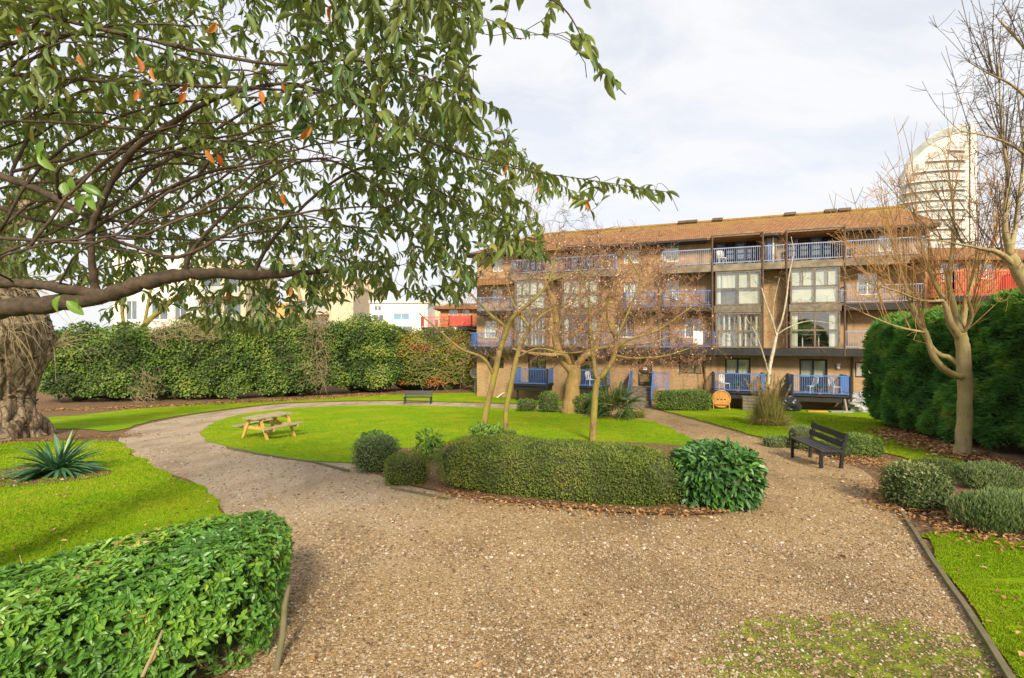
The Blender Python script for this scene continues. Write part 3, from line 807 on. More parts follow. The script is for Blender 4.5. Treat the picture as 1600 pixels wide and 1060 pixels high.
def pot(px, w, z, label, h=.34, seed=0):
    p = on_front(px, w, z); t = thing('flower_pot', label, 'flower pot', p, group='flower pots on the balconies'); r = np.random.default_rng(900 + seed)
    m = MB(); m.tube([p, p + (0, 0, .03), p + (0, 0, h - .05), p + (0, 0, h - .045), p + (0, 0, h)], [.11, .115, .16, .18, .18], 12); m.build('pot', M['pot'], t)
    m = MB(); n = 120; q = unit(r.normal(size=(n, 3)) + (0, 0, .9)); leaves(m, LEAF_SMALL, p + (0, 0, h) + q * r.uniform(.05, .25, (n, 1)), q + r.normal(size=(n, 3)) * .4, r.normal(size=(n, 3)) + (0, 0, 1), .13, .06, r.random(n)); m.build('leaves', M['potplant'], t)
M['pot'] = plain('terracotta', (0.38, 0.15, 0.07), 0.8, 0.2, 6, 0.1); M['potplant'] = leafmat('pot_plant_leaf', [(0, (0.05, 0.10, 0.02)), (1, (0.14, 0.24, 0.05))], 0.5, 0.2)
pot(1225, .8, 9.06, 'potted plant on the top floor balcony between the two glazed terraces', seed=1)
pot(1330, .8, 9.06, 'potted plant on the top floor balcony right of the brown post', seed=2)
pot(1050, .9, 6.46, 'potted plant on the second floor balcony in front of the white window', seed=3)
pot(1152, 1.4, 1.2, 'potted plant on the deck behind the round wooden chair back', seed=4)
pot(1280, 1.4, 1.18, 'potted plant on the right hand deck before the french doors', seed=5)
pot(1060, .9, 3.86, 'potted plant on the first floor balcony left of the white towel', seed=6)
# ------------------------------------------------------------------ hedges and shrubs
LM = {}
LM['privet'] = leafmat('privet_leaf', [(0, (0.06, 0.09, 0.014)), (0.35, (0.115, 0.165, 0.022)), (0.65, (0.17, 0.225, 0.032)), (0.9, (0.25, 0.28, 0.05)), (1, (0.30, 0.22, 0.07))], 0.55, 0.28)
LM['mexican'] = leafmat('orange_blossom_leaf', [(0, (0.06, 0.15, 0.03)), (0.35, (0.10, 0.25, 0.035)), (0.65, (0.17, 0.33, 0.04)), (0.88, (0.27, 0.42, 0.05)), (0.975, (0.40, 0.44, 0.06)), (1, (0.34, 0.22, 0.08))], 0.38, 0.30, rib=(0.26, 0.42, 0.10), back=(0.18, 0.32, 0.08))
LM['laurel'] = leafmat('laurel_leaf', [(0, (0.026, 0.078, 0.026)), (0.5, (0.058, 0.156, 0.036)), (0.85, (0.104, 0.247, 0.039)), (1, (0.182, 0.351, 0.052))], 0.42, 0.2, rib=(0.10, 0.20, 0.06))
LM['conifer'] = leafmat('conifer_spray', [(0, (0.035, 0.095, 0.03)), (0.3, (0.075, 0.205, 0.055)), (0.6, (0.135, 0.30, 0.075)), (0.88, (0.22, 0.40, 0.085)), (0.97, (0.30, 0.46, 0.09)), (1, (0.30, 0.17, 0.06))], 0.6, 0.38)
LM['ivy'] = leafmat('ivy_leaf', [(0, (0.045, 0.085, 0.018)), (0.35, (0.10, 0.17, 0.03)), (0.6, (0.135, 0.23, 0.036)), (0.82, (0.19, 0.28, 0.045)), (1, (0.30, 0.32, 0.07))], 0.5, 0.25)
LM['yellow'] = leafmat('bramble_leaf', [(0, (0.088, 0.121, 0.017)), (0.4, (0.176, 0.209, 0.024)), (0.7, (0.275, 0.275, 0.033)), (0.86, (0.352, 0.242, 0.055)), (1, (0.396, 0.143, 0.039))], 0.5, 0.28)
LM['grey'] = leafmat('lavender_leaf', [(0, (0.081, 0.127, 0.046)), (0.5, (0.161, 0.230, 0.081)), (0.85, (0.253, 0.310, 0.138)), (1, (0.299, 0.253, 0.138))], 0.6, 0.2)
LM['variegated'] = leafmat('variegated_leaf', [(0, (0.060, 0.096, 0.030)), (0.4, (0.120, 0.168, 0.048)), (0.7, (0.264, 0.276, 0.096)), (1, (0.504, 0.480, 0.240))], 0.45, 0.2)
LM['bright'] = leafmat('young_leaf', [(0, (0.06, 0.13, 0.02)), (0.5, (0.11, 0.22, 0.03)), (1, (0.20, 0.33, 0.05))], 0.42, 0.28, rib=(0.22, 0.34, 0.1))
LM['yucca'] = leafmat('yucca_leaf', [(0, (0.033, 0.091, 0.046)), (0.5, (0.065, 0.169, 0.072)), (0.85, (0.117, 0.247, 0.117)), (1, (0.260, 0.260, 0.130))], 0.4, 0.12)
LM['palm'] = leafmat('palm_leaf', [(0, (0.03, 0.075, 0.02)), (0.6, (0.06, 0.14, 0.03)), (1, (0.14, 0.20, 0.04))], 0.4, 0.2)
LM['straw'] = leafmat('straw', [(0, (0.26, 0.17, 0.07)), (0.5, (0.44, 0.32, 0.15)), (1, (0.60, 0.48, 0.27))], 0.75, 0.25)
LM['pampas'] = leafmat('pampas_leaf', [(0, (0.14, 0.15, 0.03)), (0.5, (0.25, 0.24, 0.06)), (1, (0.42, 0.32, 0.13))], 0.6, 0.2)
LM['litter'] = leafmat('fallen_leaf', [(0, (0.10, 0.045, 0.02)), (0.35, (0.24, 0.11, 0.035)), (0.65, (0.36, 0.18, 0.06)), (0.85, (0.45, 0.24, 0.10)), (1, (0.50, 0.36, 0.22))], 0.75, 0.1)
M['twig'] = plain('dark_inside', (0.058, 0.070, 0.020), 0.9, 0.3, 5, 0.2)  # dark green brown filling of hedges and shrubs
M['tan_twig'] = plain('tan_twig', (0.36, 0.27, 0.15), 0.85, 0.2, 5, 0.1)

def superq(n, dims, p, r, bottom=False):
    """points and normals spread evenly over a rounded box of half sizes dims; the base is at z = -dims[2]"""
    a, b, c = dims
    areas = np.array([b * c, b * c, a * c, a * c, a * b, a * b if bottom else 0.0]); k = r.choice(6, n, p=areas / areas.sum())
    q = r.uniform(-1, 1, (n, 3)); ax = k // 2
    q[np.arange(n), ax] = np.where(k % 2 == 0, 1, -1)
    q[ax == 2, 2] = np.where(k[ax == 2] == 4, 1, -1)
    t = (np.abs(q) ** p).sum(1) ** (-1 / p)
    q = q * t[:, None]
    nrm = unit(np.sign(q) * np.abs(q) ** (p - 1) / np.array(dims))
    return q * np.array(dims), nrm

def foliage_mass(mb, c, dims, rz, n, T, L, W, seed, p=3.5, lump=0.10, lscale=2.2, depth=0.22, up=0.35, spread=0.75, lit=None, varlo=0.0, varhi=1.0, core=0.86, mi=0, cmi=1, fine=0.03, out=0.8, vpatch=0.5, clump=0.0):
    r = np.random.default_rng(seed)
    dims = np.array(dims, float)
    def place(P):
        ca, sa = math.cos(rz), math.sin(rz)
        return np.c_[P[:, 0] * ca - P[:, 1] * sa, P[:, 0] * sa + P[:, 1] * ca, P[:, 2]]
    q, nr = superq(n, dims, p, r)
    noi = snoise(q, lscale, seed, 3)
    dep = r.random(n) ** 2.2 * depth
    sc = 1 + lump * noi - dep
    sc = sc + fine * r.normal(size=n)
    P = q * sc[:, None] + nr * (clump * snoise(q, 3.6, seed + 9, 2))[:, None]
    P[:, 2] = np.where(q[:, 2] < 0, np.maximum(P[:, 2], -dims[2] * 1.0 + 0.01), P[:, 2])
    Pw = place(P) + np.array(c) + (0, 0, dims[2]); nw = place(nr)
    rnd = unit(r.normal(size=(n, 3)))
    d = unit(nw * out * r.uniform(0.1, 1.0, (n, 1)) + rnd * spread + (0, 0, up))
    nn = unit(nw * 0.8 + (0, 0, 0.7) + unit(r.normal(size=(n, 3))) * 0.5)
    s = r.uniform(0.7, 1.25, n)
    patch = snoise(q, lscale * 2.4, seed + 5, 2)
    v = np.clip(0.5 + vpatch * 0.5 * patch + r.normal(size=n) * 0.2, 0, 1)
    v = varlo + (varhi - varlo) * v
    leaves(mb, T, Pw, d, nn, L * s, W * s, v, mi)
    # a dark solid body behind the leaves
    bm = bmesh.new(); bmesh.ops.create_icosphere(bm, subdivisions=4, radius=1)
    cv = np.array([v.co[:] for v in bm.verts]); cf = [[v.index for v in f.verts] for f in bm.faces]; bm.free()
    cv = cv / np.abs(cv).max(1)[:, None]; t = (np.abs(cv) ** p).sum(1) ** (-1 / p); cq = cv * t[:, None] * dims
    cs = (core + lump * snoise(cq, lscale, seed, 3))[:, None]
    cq = cq * cs + unit(cq / dims ** 2) * (clump * snoise(cq, 3.6, seed + 9, 2))[:, None]; cq[:, 2] = np.maximum(cq[:, 2], -dims[2] * .98)
    mb.add(place(cq) + np.array(c) + (0, 0, dims[2]), tris=cf, mi=cmi)

def shrub(name, label, cat, px, py, wpx, top, n, L, W, leaf, T=LEAF_SMALL, ry=1.0, group=None, seed=1, dshift=0.0, coremat='twig', **k):
    """a shrub standing on the ground at a pixel, as wide and tall as it shows there"""
    c = gp(px, py); c[1] += dshift; d = c[1]; c[0] = (px - 800) / FPX * d; c[2] = float(g(d)) - .02
    rx = wpx / FPX * d / 2; h = CZ - (top - HY) / FPX * d - c[2]
    mb = MB()
    foliage_mass(mb, c, (rx, rx * ry, h / 2), 0, n, T, L, W, seed, **k)
    o = mb.build(name, [LM[leaf], M[coremat]])
    return tag(o, label, cat, group)

def centred(o):
    """move the origin of a finished mesh to the middle of its base"""
    co = np.empty(len(o.data.vertices) * 3, np.float32); o.data.vertices.foreach_get('co', co); co = co.reshape(-1, 3)
    p = np.array([co[:, 0].mean(), co[:, 1].mean(), co[:, 2].min()], np.float32)
    o.data.vertices.foreach_set('co', (co - p).ravel()); o.data.update(); o.location = p.tolist()
    return o

# clipped hedge in the middle of the bed
mb = MB(); a = np.array([-1.32, 9.15]); b = np.array([2.72, 7.80]); c2 = (a + b) / 2; dv = b - a; L_ = np.linalg.norm(dv); az = math.atan2(dv[1], dv[0])
nrm = np.array([-dv[1], dv[0]]) / L_; cc = c2 + nrm * 0.18
foliage_mass(mb, (cc[0], cc[1], float(g(cc[1])) - .03), (L_ / 2 + .16, .70, .455), az, 36000, LEAF_SMALL, .042, .020, 11, p=3.4, lump=.06, lscale=2.5, depth=.13, fine=.022, up=.3, core=.93, spread=1.0, vpatch=.6)
tag(centred(mb.build('clipped_hedge', [LM['privet'], M['twig']])), 'long low clipped box hedge with rounded ends in the central gravel bed', 'hedge')
# laurel beside it
mb = MB(); c = np.array([3.32, 7.95]); foliage_mass(mb, (c[0], c[1], float(g(c[1])) - .03), (.60, .58, .47), .2, 2300, LEAF_MED, .15, .062, 12, p=2.6, lump=.08, lscale=3, depth=.25, up=-.25, spread=.6, core=.8, out=1.0)
tag(centred(mb.build('laurel_bush', [LM['laurel'], M['twig']])), 'glossy dark green large leaved laurel bush at the right end of the clipped hedge', 'bush')
# broad leaved hedge in the foreground: rosettes of leaflets over a long low body with a slanting end
mb = MB(); r = np.random.default_rng(21)
e1 = unit(np.array([-1.5, -1.85])); e2 = np.array([.20, -.72]); hl = 2.3; end = np.array([-1.90, 4.10]); mid = end + e1 * hl
dims = np.array([hl, .74, .445]); nR = 13500; M2 = np.stack([e1, e2 / .74])
q, nn = superq(nR, dims, 6.0, r)
sc = 1 + .05 * snoise(q, 2.6, 21, 3) - .22 * r.random(nR) ** 2.5; P = q * sc[:, None]; P[:, 2] += .05 * snoise(q, 5, 22, 2)
def hedge_pos(V):
    W = np.c_[V[:, :2] @ M2 + mid, V[:, 2]]; W[:, 2] += g(W[:, 1]) + .43; return W
Pw = hedge_pos(P); nrm2 = np.linalg.inv(M2).T
nw = unit(np.c_[nn[:, :2] @ nrm2, nn[:, 2]])
axis = unit(nw * .8 + unit(r.normal(size=(nR, 3))) * .55 + (0, 0, .45))
pv = np.clip(.5 + .28 * snoise(q, 4, 23, 2) + r.normal(size=nR) * .16, 0, 1)
for k in range(6):
    a0 = unit(np.cross(axis, unit(r.normal(size=(nR, 3)))))
    tlt = r.uniform(.15, .75, (nR, 1)); dd = unit(a0 + axis * tlt)
    s = r.uniform(.6, 1.35, nR); keep = (r.random(nR) < .92) & (snoise(q, 6.5, 27, 2) > -.85)
    leaves(mb, LEAF_MED, Pw[keep], dd[keep], axis[keep], (.050 * s)[keep], (.024 * s)[keep], np.clip(pv + r.normal(size=nR) * .1, 0, 1)[keep])
bm = bmesh.new(); bmesh.ops.create_icosphere(bm, subdivisions=4, radius=1)
cv = np.array([v.co[:] for v in bm.verts]); cf = [[v.index for v in f.verts] for f in bm.faces]; bm.free()
cv = cv / np.abs(cv).max(1)[:, None]; cq = cv * ((np.abs(cv) ** 6).sum(1) ** (-1 / 6))[:, None] * dims * .79
mb.add(hedge_pos(cq), tris=cf, mi=1)
hedge_o = centred(mb.build('leafy_hedge', [LM['mexican'], M['twig']]))
tag(hedge_o, 'low bright green broad leaved hedge in the near corner beside the gravel', 'hedge')
m = MB()
for k in range(120):
    i = r.integers(nR); p = Pw[i] - nw[i] * .12; d = unit(axis[i] + r.normal(size=3) * .4); st_L = r.uniform(.12, .24)
    m.tube([p, p + d * st_L * .5, p + d * st_L + (0, 0, .01)], [.004, .003, .002], 4)
m.build('twigs', M['tan_twig'], hedge_o)

# conifer hedge on the right
mb = MB(); r = np.random.default_rng(31)
a = np.array([15.35, 21.6]); b = np.array([10.9, 5.2]); dv = unit(b - a); L_ = np.linalg.norm(b - a); az = math.atan2(dv[1], dv[0]); nrm = np.array([-dv[1], dv[0]]); cc = (a + b) / 2 + nrm * 1.25
n = 56000; dims = np.array([L_ / 2, 1.25, 2.15]); q, nn = superq(n, dims, 5.5, r)
q = q * (1 + .035 * snoise(q, 1.5, 32, 3) - .06 * r.random(n) ** 2)[:, None]
q = q + nn * (.12 * snoise(q * (1, 1, .6), 2.6, 33, 2) + .12 * snoise(q * (1, 1, 1.6), 5.0, 36, 2))[:, None]
ca, sa = math.cos(az), math.sin(az); rot = lambda V: np.c_[V[:, 0] * ca - V[:, 1] * sa, V[:, 0] * sa + V[:, 1] * ca, V[:, 2]]
Pw = rot(q) + np.r_[cc, 0]; Pw[:, 2] += g(Pw[:, 1]) + 2.13 + .22 * snoise(q * (1, 1, 0), .8, 34, 2) * (q[:, 2] > 0)
nw = rot(nn)
side = unit(np.cross(nw, (0, 0, 1.0)) + 1e-6)
base = unit(nw * .85 + (0, 0, .25) + side * r.normal(size=(n, 1)) * .6)
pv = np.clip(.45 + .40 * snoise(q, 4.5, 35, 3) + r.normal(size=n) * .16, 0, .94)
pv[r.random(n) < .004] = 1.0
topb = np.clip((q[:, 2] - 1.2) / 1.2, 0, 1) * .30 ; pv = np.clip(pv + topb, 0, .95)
fan = [(-.9, .62), (-.4, .85), (0, 1.0), (.4, .85), (.9, .62)]
for a_, l_ in fan:
    tw = unit(np.cross(base, nw) + (0, 0, .15))
    d = unit(base + tw * a_ + (0, 0, -.35 * abs(a_)))
    s = r.uniform(.7, 1.3, n)
    keep = r.random(n) < .72
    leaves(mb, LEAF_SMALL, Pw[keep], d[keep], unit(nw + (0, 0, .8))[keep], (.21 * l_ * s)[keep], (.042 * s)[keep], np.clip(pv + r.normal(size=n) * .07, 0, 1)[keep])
bm = bmesh.new(); bmesh.ops.create_icosphere(bm, subdivisions=5, radius=1)
cv = np.array([v.co[:] for v in bm.verts]); cf = [[v.index for v in f.verts] for f in bm.faces]; bm.free()
cv = cv / np.abs(cv).max(1)[:, None]; cq = cv * ((np.abs(cv) ** 5.5).sum(1) ** (-1 / 5.5))[:, None]
cn = unit(np.sign(cq) * np.abs(cq) ** 4.5 / dims); cq = cq * dims; cq = cq * (.93 + .035 * snoise(cq, 1.5, 32, 3))[:, None] + cn * (.12 * snoise(cq * (1, 1, .6), 2.6, 33, 2) - .12)[:, None]
cw_ = rot(cq) + np.r_[cc, 0]; cw_[:, 2] += g(cw_[:, 1]) + 2.1
mb.add(cw_, tris=cf, mi=1)
tag(centred(mb.build('conifer_hedge', [LM['conifer'], M['twig']])), 'tall dense dark green conifer hedge along the right side behind the bare tree', 'hedge')

# ivy covered boundary on the left, in its separate growths
def bank(name, label, px0, px1, base0, base1, top, leaf, n, seed, d0, d1, thick=2.2, p=3.2, L=.17, W=.13, **k):
    A = np.array([(px0 - 800) / FPX * d0, d0]); B = np.array([(px1 - 800) / FPX * d1, d1])
    dv = B - A; Ln = np.linalg.norm(dv); az = math.atan2(dv[1], dv[0]); nr = np.array([-dv[1], dv[0]]) / Ln
    c = (A + B) / 2 + nr * thick / 2; dm = (d0 + d1) / 2; z0 = float(g(dm)) - .1
    h = CZ - (top - HY) / FPX * dm - z0
    mb = MB(); kk = dict(lump=.13, lscale=1.1, depth=.2, up=.1, fine=.025, spread=.9, core=.86, vpatch=1.1, clump=.22); kk.update(k)
    foliage_mass(mb, (c[0], c[1], z0), (Ln / 2, thick / 2, h / 2), az, n, LEAF_SMALL, L, W, seed, p=p, **kk)
    return tag(centred(mb.build(name, [LM[leaf], M['twig']])), label, 'hedge')
bank('ivy_bank', 'dark green ivy hedge growing next to the gnarled trunk on the left', 20, 258, 636, 632, 508, 'ivy', 20000, 41, 32.0, 33.5, varhi=.8, p=3.6, lump=.15, thick=3.4)
bank('ivy_bank', 'long green ivy hedge with dry brown top behind the picnic table', 205, 418, 632, 628, 506, 'ivy', 20000, 42, 33.5, 35.0, varhi=.95, p=3.4, lump=.16, thick=3.4)
bank('ivy_bank', 'green ivy hedge between the tan dead stems and the long hedge', 365, 548, 628, 622, 503, 'ivy', 18000, 43, 35.2, 36.8, varhi=.9, p=3.2, lump=.17, thick=3.4)
bank('ivy_bank', 'domed dark ivy bush standing tallest just left of the yellow brambles', 488, 640, 622, 614, 499, 'ivy', 20000, 44, 37.3, 39.3, p=2.7, thick=4.0, varhi=1.0, lump=.15)
bank('bramble_bank', 'yellow green and orange autumn bramble bank beside the end of the brick block', 590, 748, 614, 611, 516, 'yellow', 22000, 45, 39.5, 41.0, p=2.8, thick=4, lump=.17)

def twig_tangle(name, label, px0, px1, py0, py1, d, n, seed, mat='tan_twig', spread=.5, drop=-.6, rad=.012, L=.9, cat='climber'):
    r = np.random.default_rng(seed); mb = MB()
    for i in range(n):
        p = pt(r.uniform(px0, px1), r.uniform(py0, py1), d + r.normal() * spread)
        dv = unit(np.array([r.normal() * .8, r.normal() * .6 - .2, drop + r.normal() * .5])); l = L * r.uniform(.5, 1.3)
        bend = r.normal(size=3) * .25 * l
        mb.tube([p, p + dv * l * .5 + bend * .6, p + dv * l + bend * .4 + (0, 0, -.12 * l)], [rad, rad * .8, rad * .4], 3, cap=False)
    return tag(centred(mb.build(name, M[mat])), label, cat)
twig_tangle('dead_climber', 'column of tan dead climber stems hanging down the ivy hedge', 472, 514, 488, 596, 36.6, 520, 51, spread=.35)
twig_tangle('dry_thicket', 'brown dry stems sticking out of the top of the long ivy hedge', 235, 345, 500, 532, 33.6, 420, 52, drop=.3, spread=.5)
twig_tangle('bare_bramble', 'bare tan bramble canes over the yellow bank next to the dish', 640, 735, 530, 605, 38.9, 200, 53, drop=.1, spread=.3)
twig_tangle('dry_stalks', 'pale dry stalks at the foot of the dark ivy hedge on the left', 210, 252, 585, 632, 32.7, 120, 54, drop=.9, spread=.2, L=.8)

# shrubs round the bed and along the path
shrub('grey_bush', 'rounded blue green bush at the left end of the central bed', 'bush', 590, 741, 66, 683, 2600, .065, .028, 'grey', seed=61, ry=.9, varhi=.75, dshift=.35, lump=.2, p=2.6, fine=.06)
shrub('euonymus_bush', 'loose dark leaved shrub rising just behind the rounded blue green bush', 'bush', 585, 722, 44, 676, 320, .12, .055, 'laurel', T=LEAF_MED, seed=62, depth=.5, up=.3)
shrub('low_bush', 'small olive green bush at the gravel edge left of the clipped hedge', 'bush', 635, 760, 58, 711, 2600, .045, .02, 'privet', seed=63, dshift=.3, lump=.14)
shrub('young_shrub', 'small upright shrub with bright spoon shaped leaves beside the clipped hedge', 'shrub', 671, 722, 42, 674, 260, .14, .062, 'bright', T=LEAF_MED, seed=64, depth=.6, up=.1, core=.35)
shrub('leafy_plant', 'low spreading plant with broad pale leaves at the foot of the pair of trees', 'plant', 760, 697, 52, 668, 300, .17, .08, 'bright', T=LEAF_MED, seed=65, depth=.6, up=.3, core=.4)
shrub('moss_mound', 'mossy mound round the foot of the thin leaning cherry tree', 'plant', 796, 690, 22, 674, 900, .05, .02, 'ivy', seed=66)
shrub('variegated_bush', 'cream and green variegated bush at the kink of the gravel edging', 'bush', 1428, 804, 76, 728, 3400, .055, .03, 'variegated', seed=67, dshift=.4, lump=.14, p=2.6, fine=.05)
shrub('spreading_shrub', 'low spreading grey green shrub behind the variegated bush', 'shrub', 1535, 768, 92, 729, 3600, .065, .016, 'grey', seed=68, ry=.6, up=1.2, lump=.3, dshift=.3, fine=.09, p=2.4, core=.7)
shrub('rosemary_bush', 'large feathery grey green bush at the edge of the near corner lawn', 'bush', 1566, 850, 132, 774, 8000, .075, .012, 'grey', seed=69, ry=.7, up=1.4, lump=.32, dshift=.5, spread=.6, varhi=.9, fine=.09, p=2.4, core=.7)
shrub('flat_shrub', 'brownish low shrub between the lawn strip and the variegated bush', 'shrub', 1462, 742, 60, 722, 1500, .06, .02, 'variegated', seed=70, ry=.5, up=.5, lump=.2, varhi=.7)
shrub('clipped_bush', 'rounded green clipped bush right behind the black bench by the path', 'bush', 1341, 716, 58, 680, 3800, .05, .024, 'ivy', seed=71, lump=.1, varhi=1.0, dshift=.5, p=2.6)
shrub('grey_shrub', 'twiggy grey brown shrub at the far end of the near black bench', 'shrub', 1253, 702, 34, 667, 1100, .05, .015, 'grey', seed=72, lump=.2, varlo=.4)
shrub('flowering_plant', 'low silvery plant at the gravel edge left of the near black bench', 'plant', 1214, 698, 40, 684, 700, .06, .02, 'grey', seed=73, lump=.25, varlo=.3)
shrub('dark_bush', 'low dark bush below the seat of the near black bench', 'bush', 1305, 712, 46, 693, 1000, .05, .02, 'ivy', seed=74, varhi=.5)
shrub('small_bush', 'smallest round bush on the far path in front of the boarded deck', 'bush', 823, 643, 30, 625, 900, .08, .05, 'ivy', seed=75, varhi=.9)
shrub('flared_bush', 'clipped bush on a narrow base by the far path left of the thick bare trunk', 'bush', 858, 644, 30, 614, 1500, .08, .05, 'ivy', seed=76)
shrub('round_bush', 'round bush tucked right of the thick bare trunk by the far path', 'bush', 910, 646, 34, 617, 1500, .08, .05, 'ivy', seed=77)
shrub('broadleaf_bush', 'broad leaved evergreen bush between the round bush and the fan palm', 'bush', 937, 650, 32, 612, 900, .13, .06, 'laurel', seed=78, T=LEAF_SMALL)
shrub('box_bush', 'wide clipped green bush against the brick wall right of the front steps', 'bush', 1066, 641, 84, 611, 5200, .09, .055, 'ivy', seed=79, ry=.5, p=4, lump=.06, varhi=1.0)
shrub('ground_cover', 'yellow green low plant at the corner of lawn and path near the palm', 'plant', 985, 653, 50, 645, 900, .07, .04, 'yellow', seed=80, ry=.5, varhi=.6)
shrub('dish_creeper', 'small dark creeper climbing below the satellite dish', 'plant', 743, 612, 13, 592, 500, .1, .07, 'ivy', seed=81)

# yucca, palm, pampas grass
def spiky(name, label, cat, px, py, n, L, W, mat, seed, updist=(.1, 1.0), bend=.5, thin=False):
    r = np.random.default_rng(seed); c = gp(px, py); mb = MB()
    for i in range(n):
        el = math.asin(np.clip(r.uniform(*updist), -.2, 1)); azm = r.uniform(0, 2 * math.pi)
        d = np.array([math.cos(azm) * math.cos(el), math.sin(azm) * math.cos(el), math.sin(el)]); l = L * r.uniform(.7, 1.15)
        base = c + (r.normal() * .05, r.normal() * .05, .03 + r.random() * .12)
        side = unit(np.cross(d, (0, 0, 1.0))); K = 6; v = []; rb = []
        for k in range(K + 1):
            t = k / K; w = W * (.55 + 1.3 * t) * (1 - t) ** .75 + .002 if t < 1 else .001
            p = base + d * l * t + np.array([0, 0, -bend * l * t * t * math.cos(el)])
            nz_ = np.cross(side, d)
            v += [p - side * w / 2 + nz_ * w * .25, p, p + side * w / 2 + nz_ * w * .25]; rb += [1, 0, 1]
        qd = []
        for k in range(K):
            a = 3 * k; qd += [(a, a + 1, a + 4, a + 3), (a + 1, a + 2, a + 5, a + 4)]
        mb.add(v, quads=qd, var=np.clip(r.normal(.45, .22), 0, 1), rib=rb)
    return tag(centred(mb.build(name, LM[mat], smooth=True)), label, cat)
spiky('yucca', 'spiky blue green yucca clump in a bare patch of the near lawn', 'plant', 88, 744, 150, 1.05, .085, 'yucca', 91, (-.02, .98), .35)
c = gp(960, 655)
r = np.random.default_rng(92); mb = MB(); stem = MB()
for i in range(84):
    el = r.uniform(-.1, 1.4); azm = r.uniform(0, 6.283); d = np.array([math.cos(azm) * math.cos(el), math.sin(azm) * math.cos(el), math.sin(el)])
    Lp = r.uniform(.7, 1.7); b0 = c + (r.normal() * .25, r.normal() * .2, .3 + r.random() * .5); K = 14
    P = np.array([b0 + d * Lp * t + np.array([0, 0, -.55 * Lp * t * t * math.cos(el)]) for t in np.linspace(0, 1, K)])
    stem.tube(P[::3], [.014, .012, .01, .008, .005], 4)
    sd_ = unit(np.cross(d, (0, 0, 1.0)))
    for s in (-1, 1):
        dirs = unit(np.gradient(P, axis=0)[4:]) * .8 + sd_ * s * .9 + (0, 0, -.15)
        leaves(mb, LEAF_SMALL, P[4:], dirs, np.tile((0, 0, 1.0), (K - 4, 1)) + r.normal(size=(K - 4, 3)) * .2, .30 * (1 - .5 * np.linspace(0, 1, K - 4)), .035, np.clip(r.normal(.5, .25, K - 4), 0, 1))
pm = thing('fan_palm', 'bushy green palm with arching feathery fronds left of the front steps', 'palm', c)
mb.build('fronds', LM['palm'], pm); stem.build('stalks', M['tan_twig'], pm)

c = gp(1201, 664); pg = thing('pampas_grass', 'pampas grass clump with tall straw plumes in front of the white birch', 'grass', c)
r = np.random.default_rng(93); mb = MB(); st2 = MB(); pl = MB(); n = 2600
az_ = r.uniform(0, 6.283, n); rad = r.uniform(0, .42, n); P = np.c_[c[0] + rad * np.cos(az_), c[1] + rad * np.sin(az_), np.full(n, c[2])]
d = unit(np.c_[np.cos(az_) * rad * 1.1, np.sin(az_) * rad * 1.1, np.ones(n)] + r.normal(size=(n, 3)) * .16)
leaves(mb, BLADE, P, d, np.c_[-np.cos(az_), -np.sin(az_), np.full(n, .2)], r.uniform(.7, 1.4, n), .018, np.clip(r.normal(.4, .25, n), 0, 1))
n = 1500; az_ = r.uniform(0, 6.283, n); rad = r.uniform(.35, .75, n); P = np.c_[c[0] + rad * np.cos(az_), c[1] + rad * np.sin(az_), c[2] + r.uniform(.02, .35, n)]
leaves(mb, BLADE, P, np.c_[np.cos(az_), np.sin(az_), r.uniform(-.5, .5, n)] + r.normal(size=(n, 3)) * .4, np.tile((0, 0, 1.0), (n, 1)), r.uniform(.2, .5, n), .02, r.uniform(.75, 1, n))
mb.build('leaf_tuft', LM['pampas'], pg)
for i in range(38):
    a = r.uniform(0, 6.283); q0 = c + (math.cos(a) * .15, math.sin(a) * .15, 0); l = r.uniform(1.4, 2.25); dd = unit(np.array([r.normal() * .2, r.normal() * .2, 1]))
    tip = q0 + dd * l; st2.tube([q0, q0 + dd * l * .5, tip], [.008, .007, .004], 4)
    m_ = 26; t = r.uniform(0, 1, m_)
    leaves(pl, LEAF_SMALL, tip - dd * (.55 * t)[:, None], unit(dd + r.normal(size=(m_, 3)) * .25), r.normal(size=(m_, 3)), .15, .028, r.uniform(0.3, 1, m_))
st2.build('stalks', LM['straw'], pg); pl.build('plumes', LM['straw'], pg)
# ------------------------------------------------------------------ benches, table, edging and small things
M['bench'] = plain('black_bench_paint', (0.020, 0.022, 0.022), 0.45, 0.3, 8, 0.1)
M['slat'] = plain('worn_black_slat', (0.042, 0.042, 0.038), 0.55, 0.3, 9, 0.15)
M['pine'] = plain('new_pine', (0.62, 0.39, 0.11), 0.6, 0.18, 7, 0.1)
M['wet_wood'] = plain('weathered_table_wood', (0.40, 0.32, 0.19), 0.7, 0.25, 7, 0.2)
M['edging'] = plain('mossy_edging', (0.17, 0.135, 0.08), 0.9, 0.35, 7, 0.4, c2=(0.11, 0.11, 0.04))
M['orange_wood'] = plain('varnished_wood', (0.58, 0.28, 0.07), 0.45, 0.15, 4, 0.05)
M['plastic'] = plain('black_plastic', (0.03, 0.03, 0.032), 0.3, 0.2, 8, 0.3)
M['tarp'] = plain('silver_tarpaulin', (0.42, 0.42, 0.40), 0.35, 0.25, 7, 0.3)
M['dish'] = plain('dish_grey', (0.45, 0.45, 0.42), 0.5, 0.1, 5, 0.0)
M['globe'] = plain('opal_globe', (0.82, 0.82, 0.80), 0.25, 0.02, 3, 0.0)

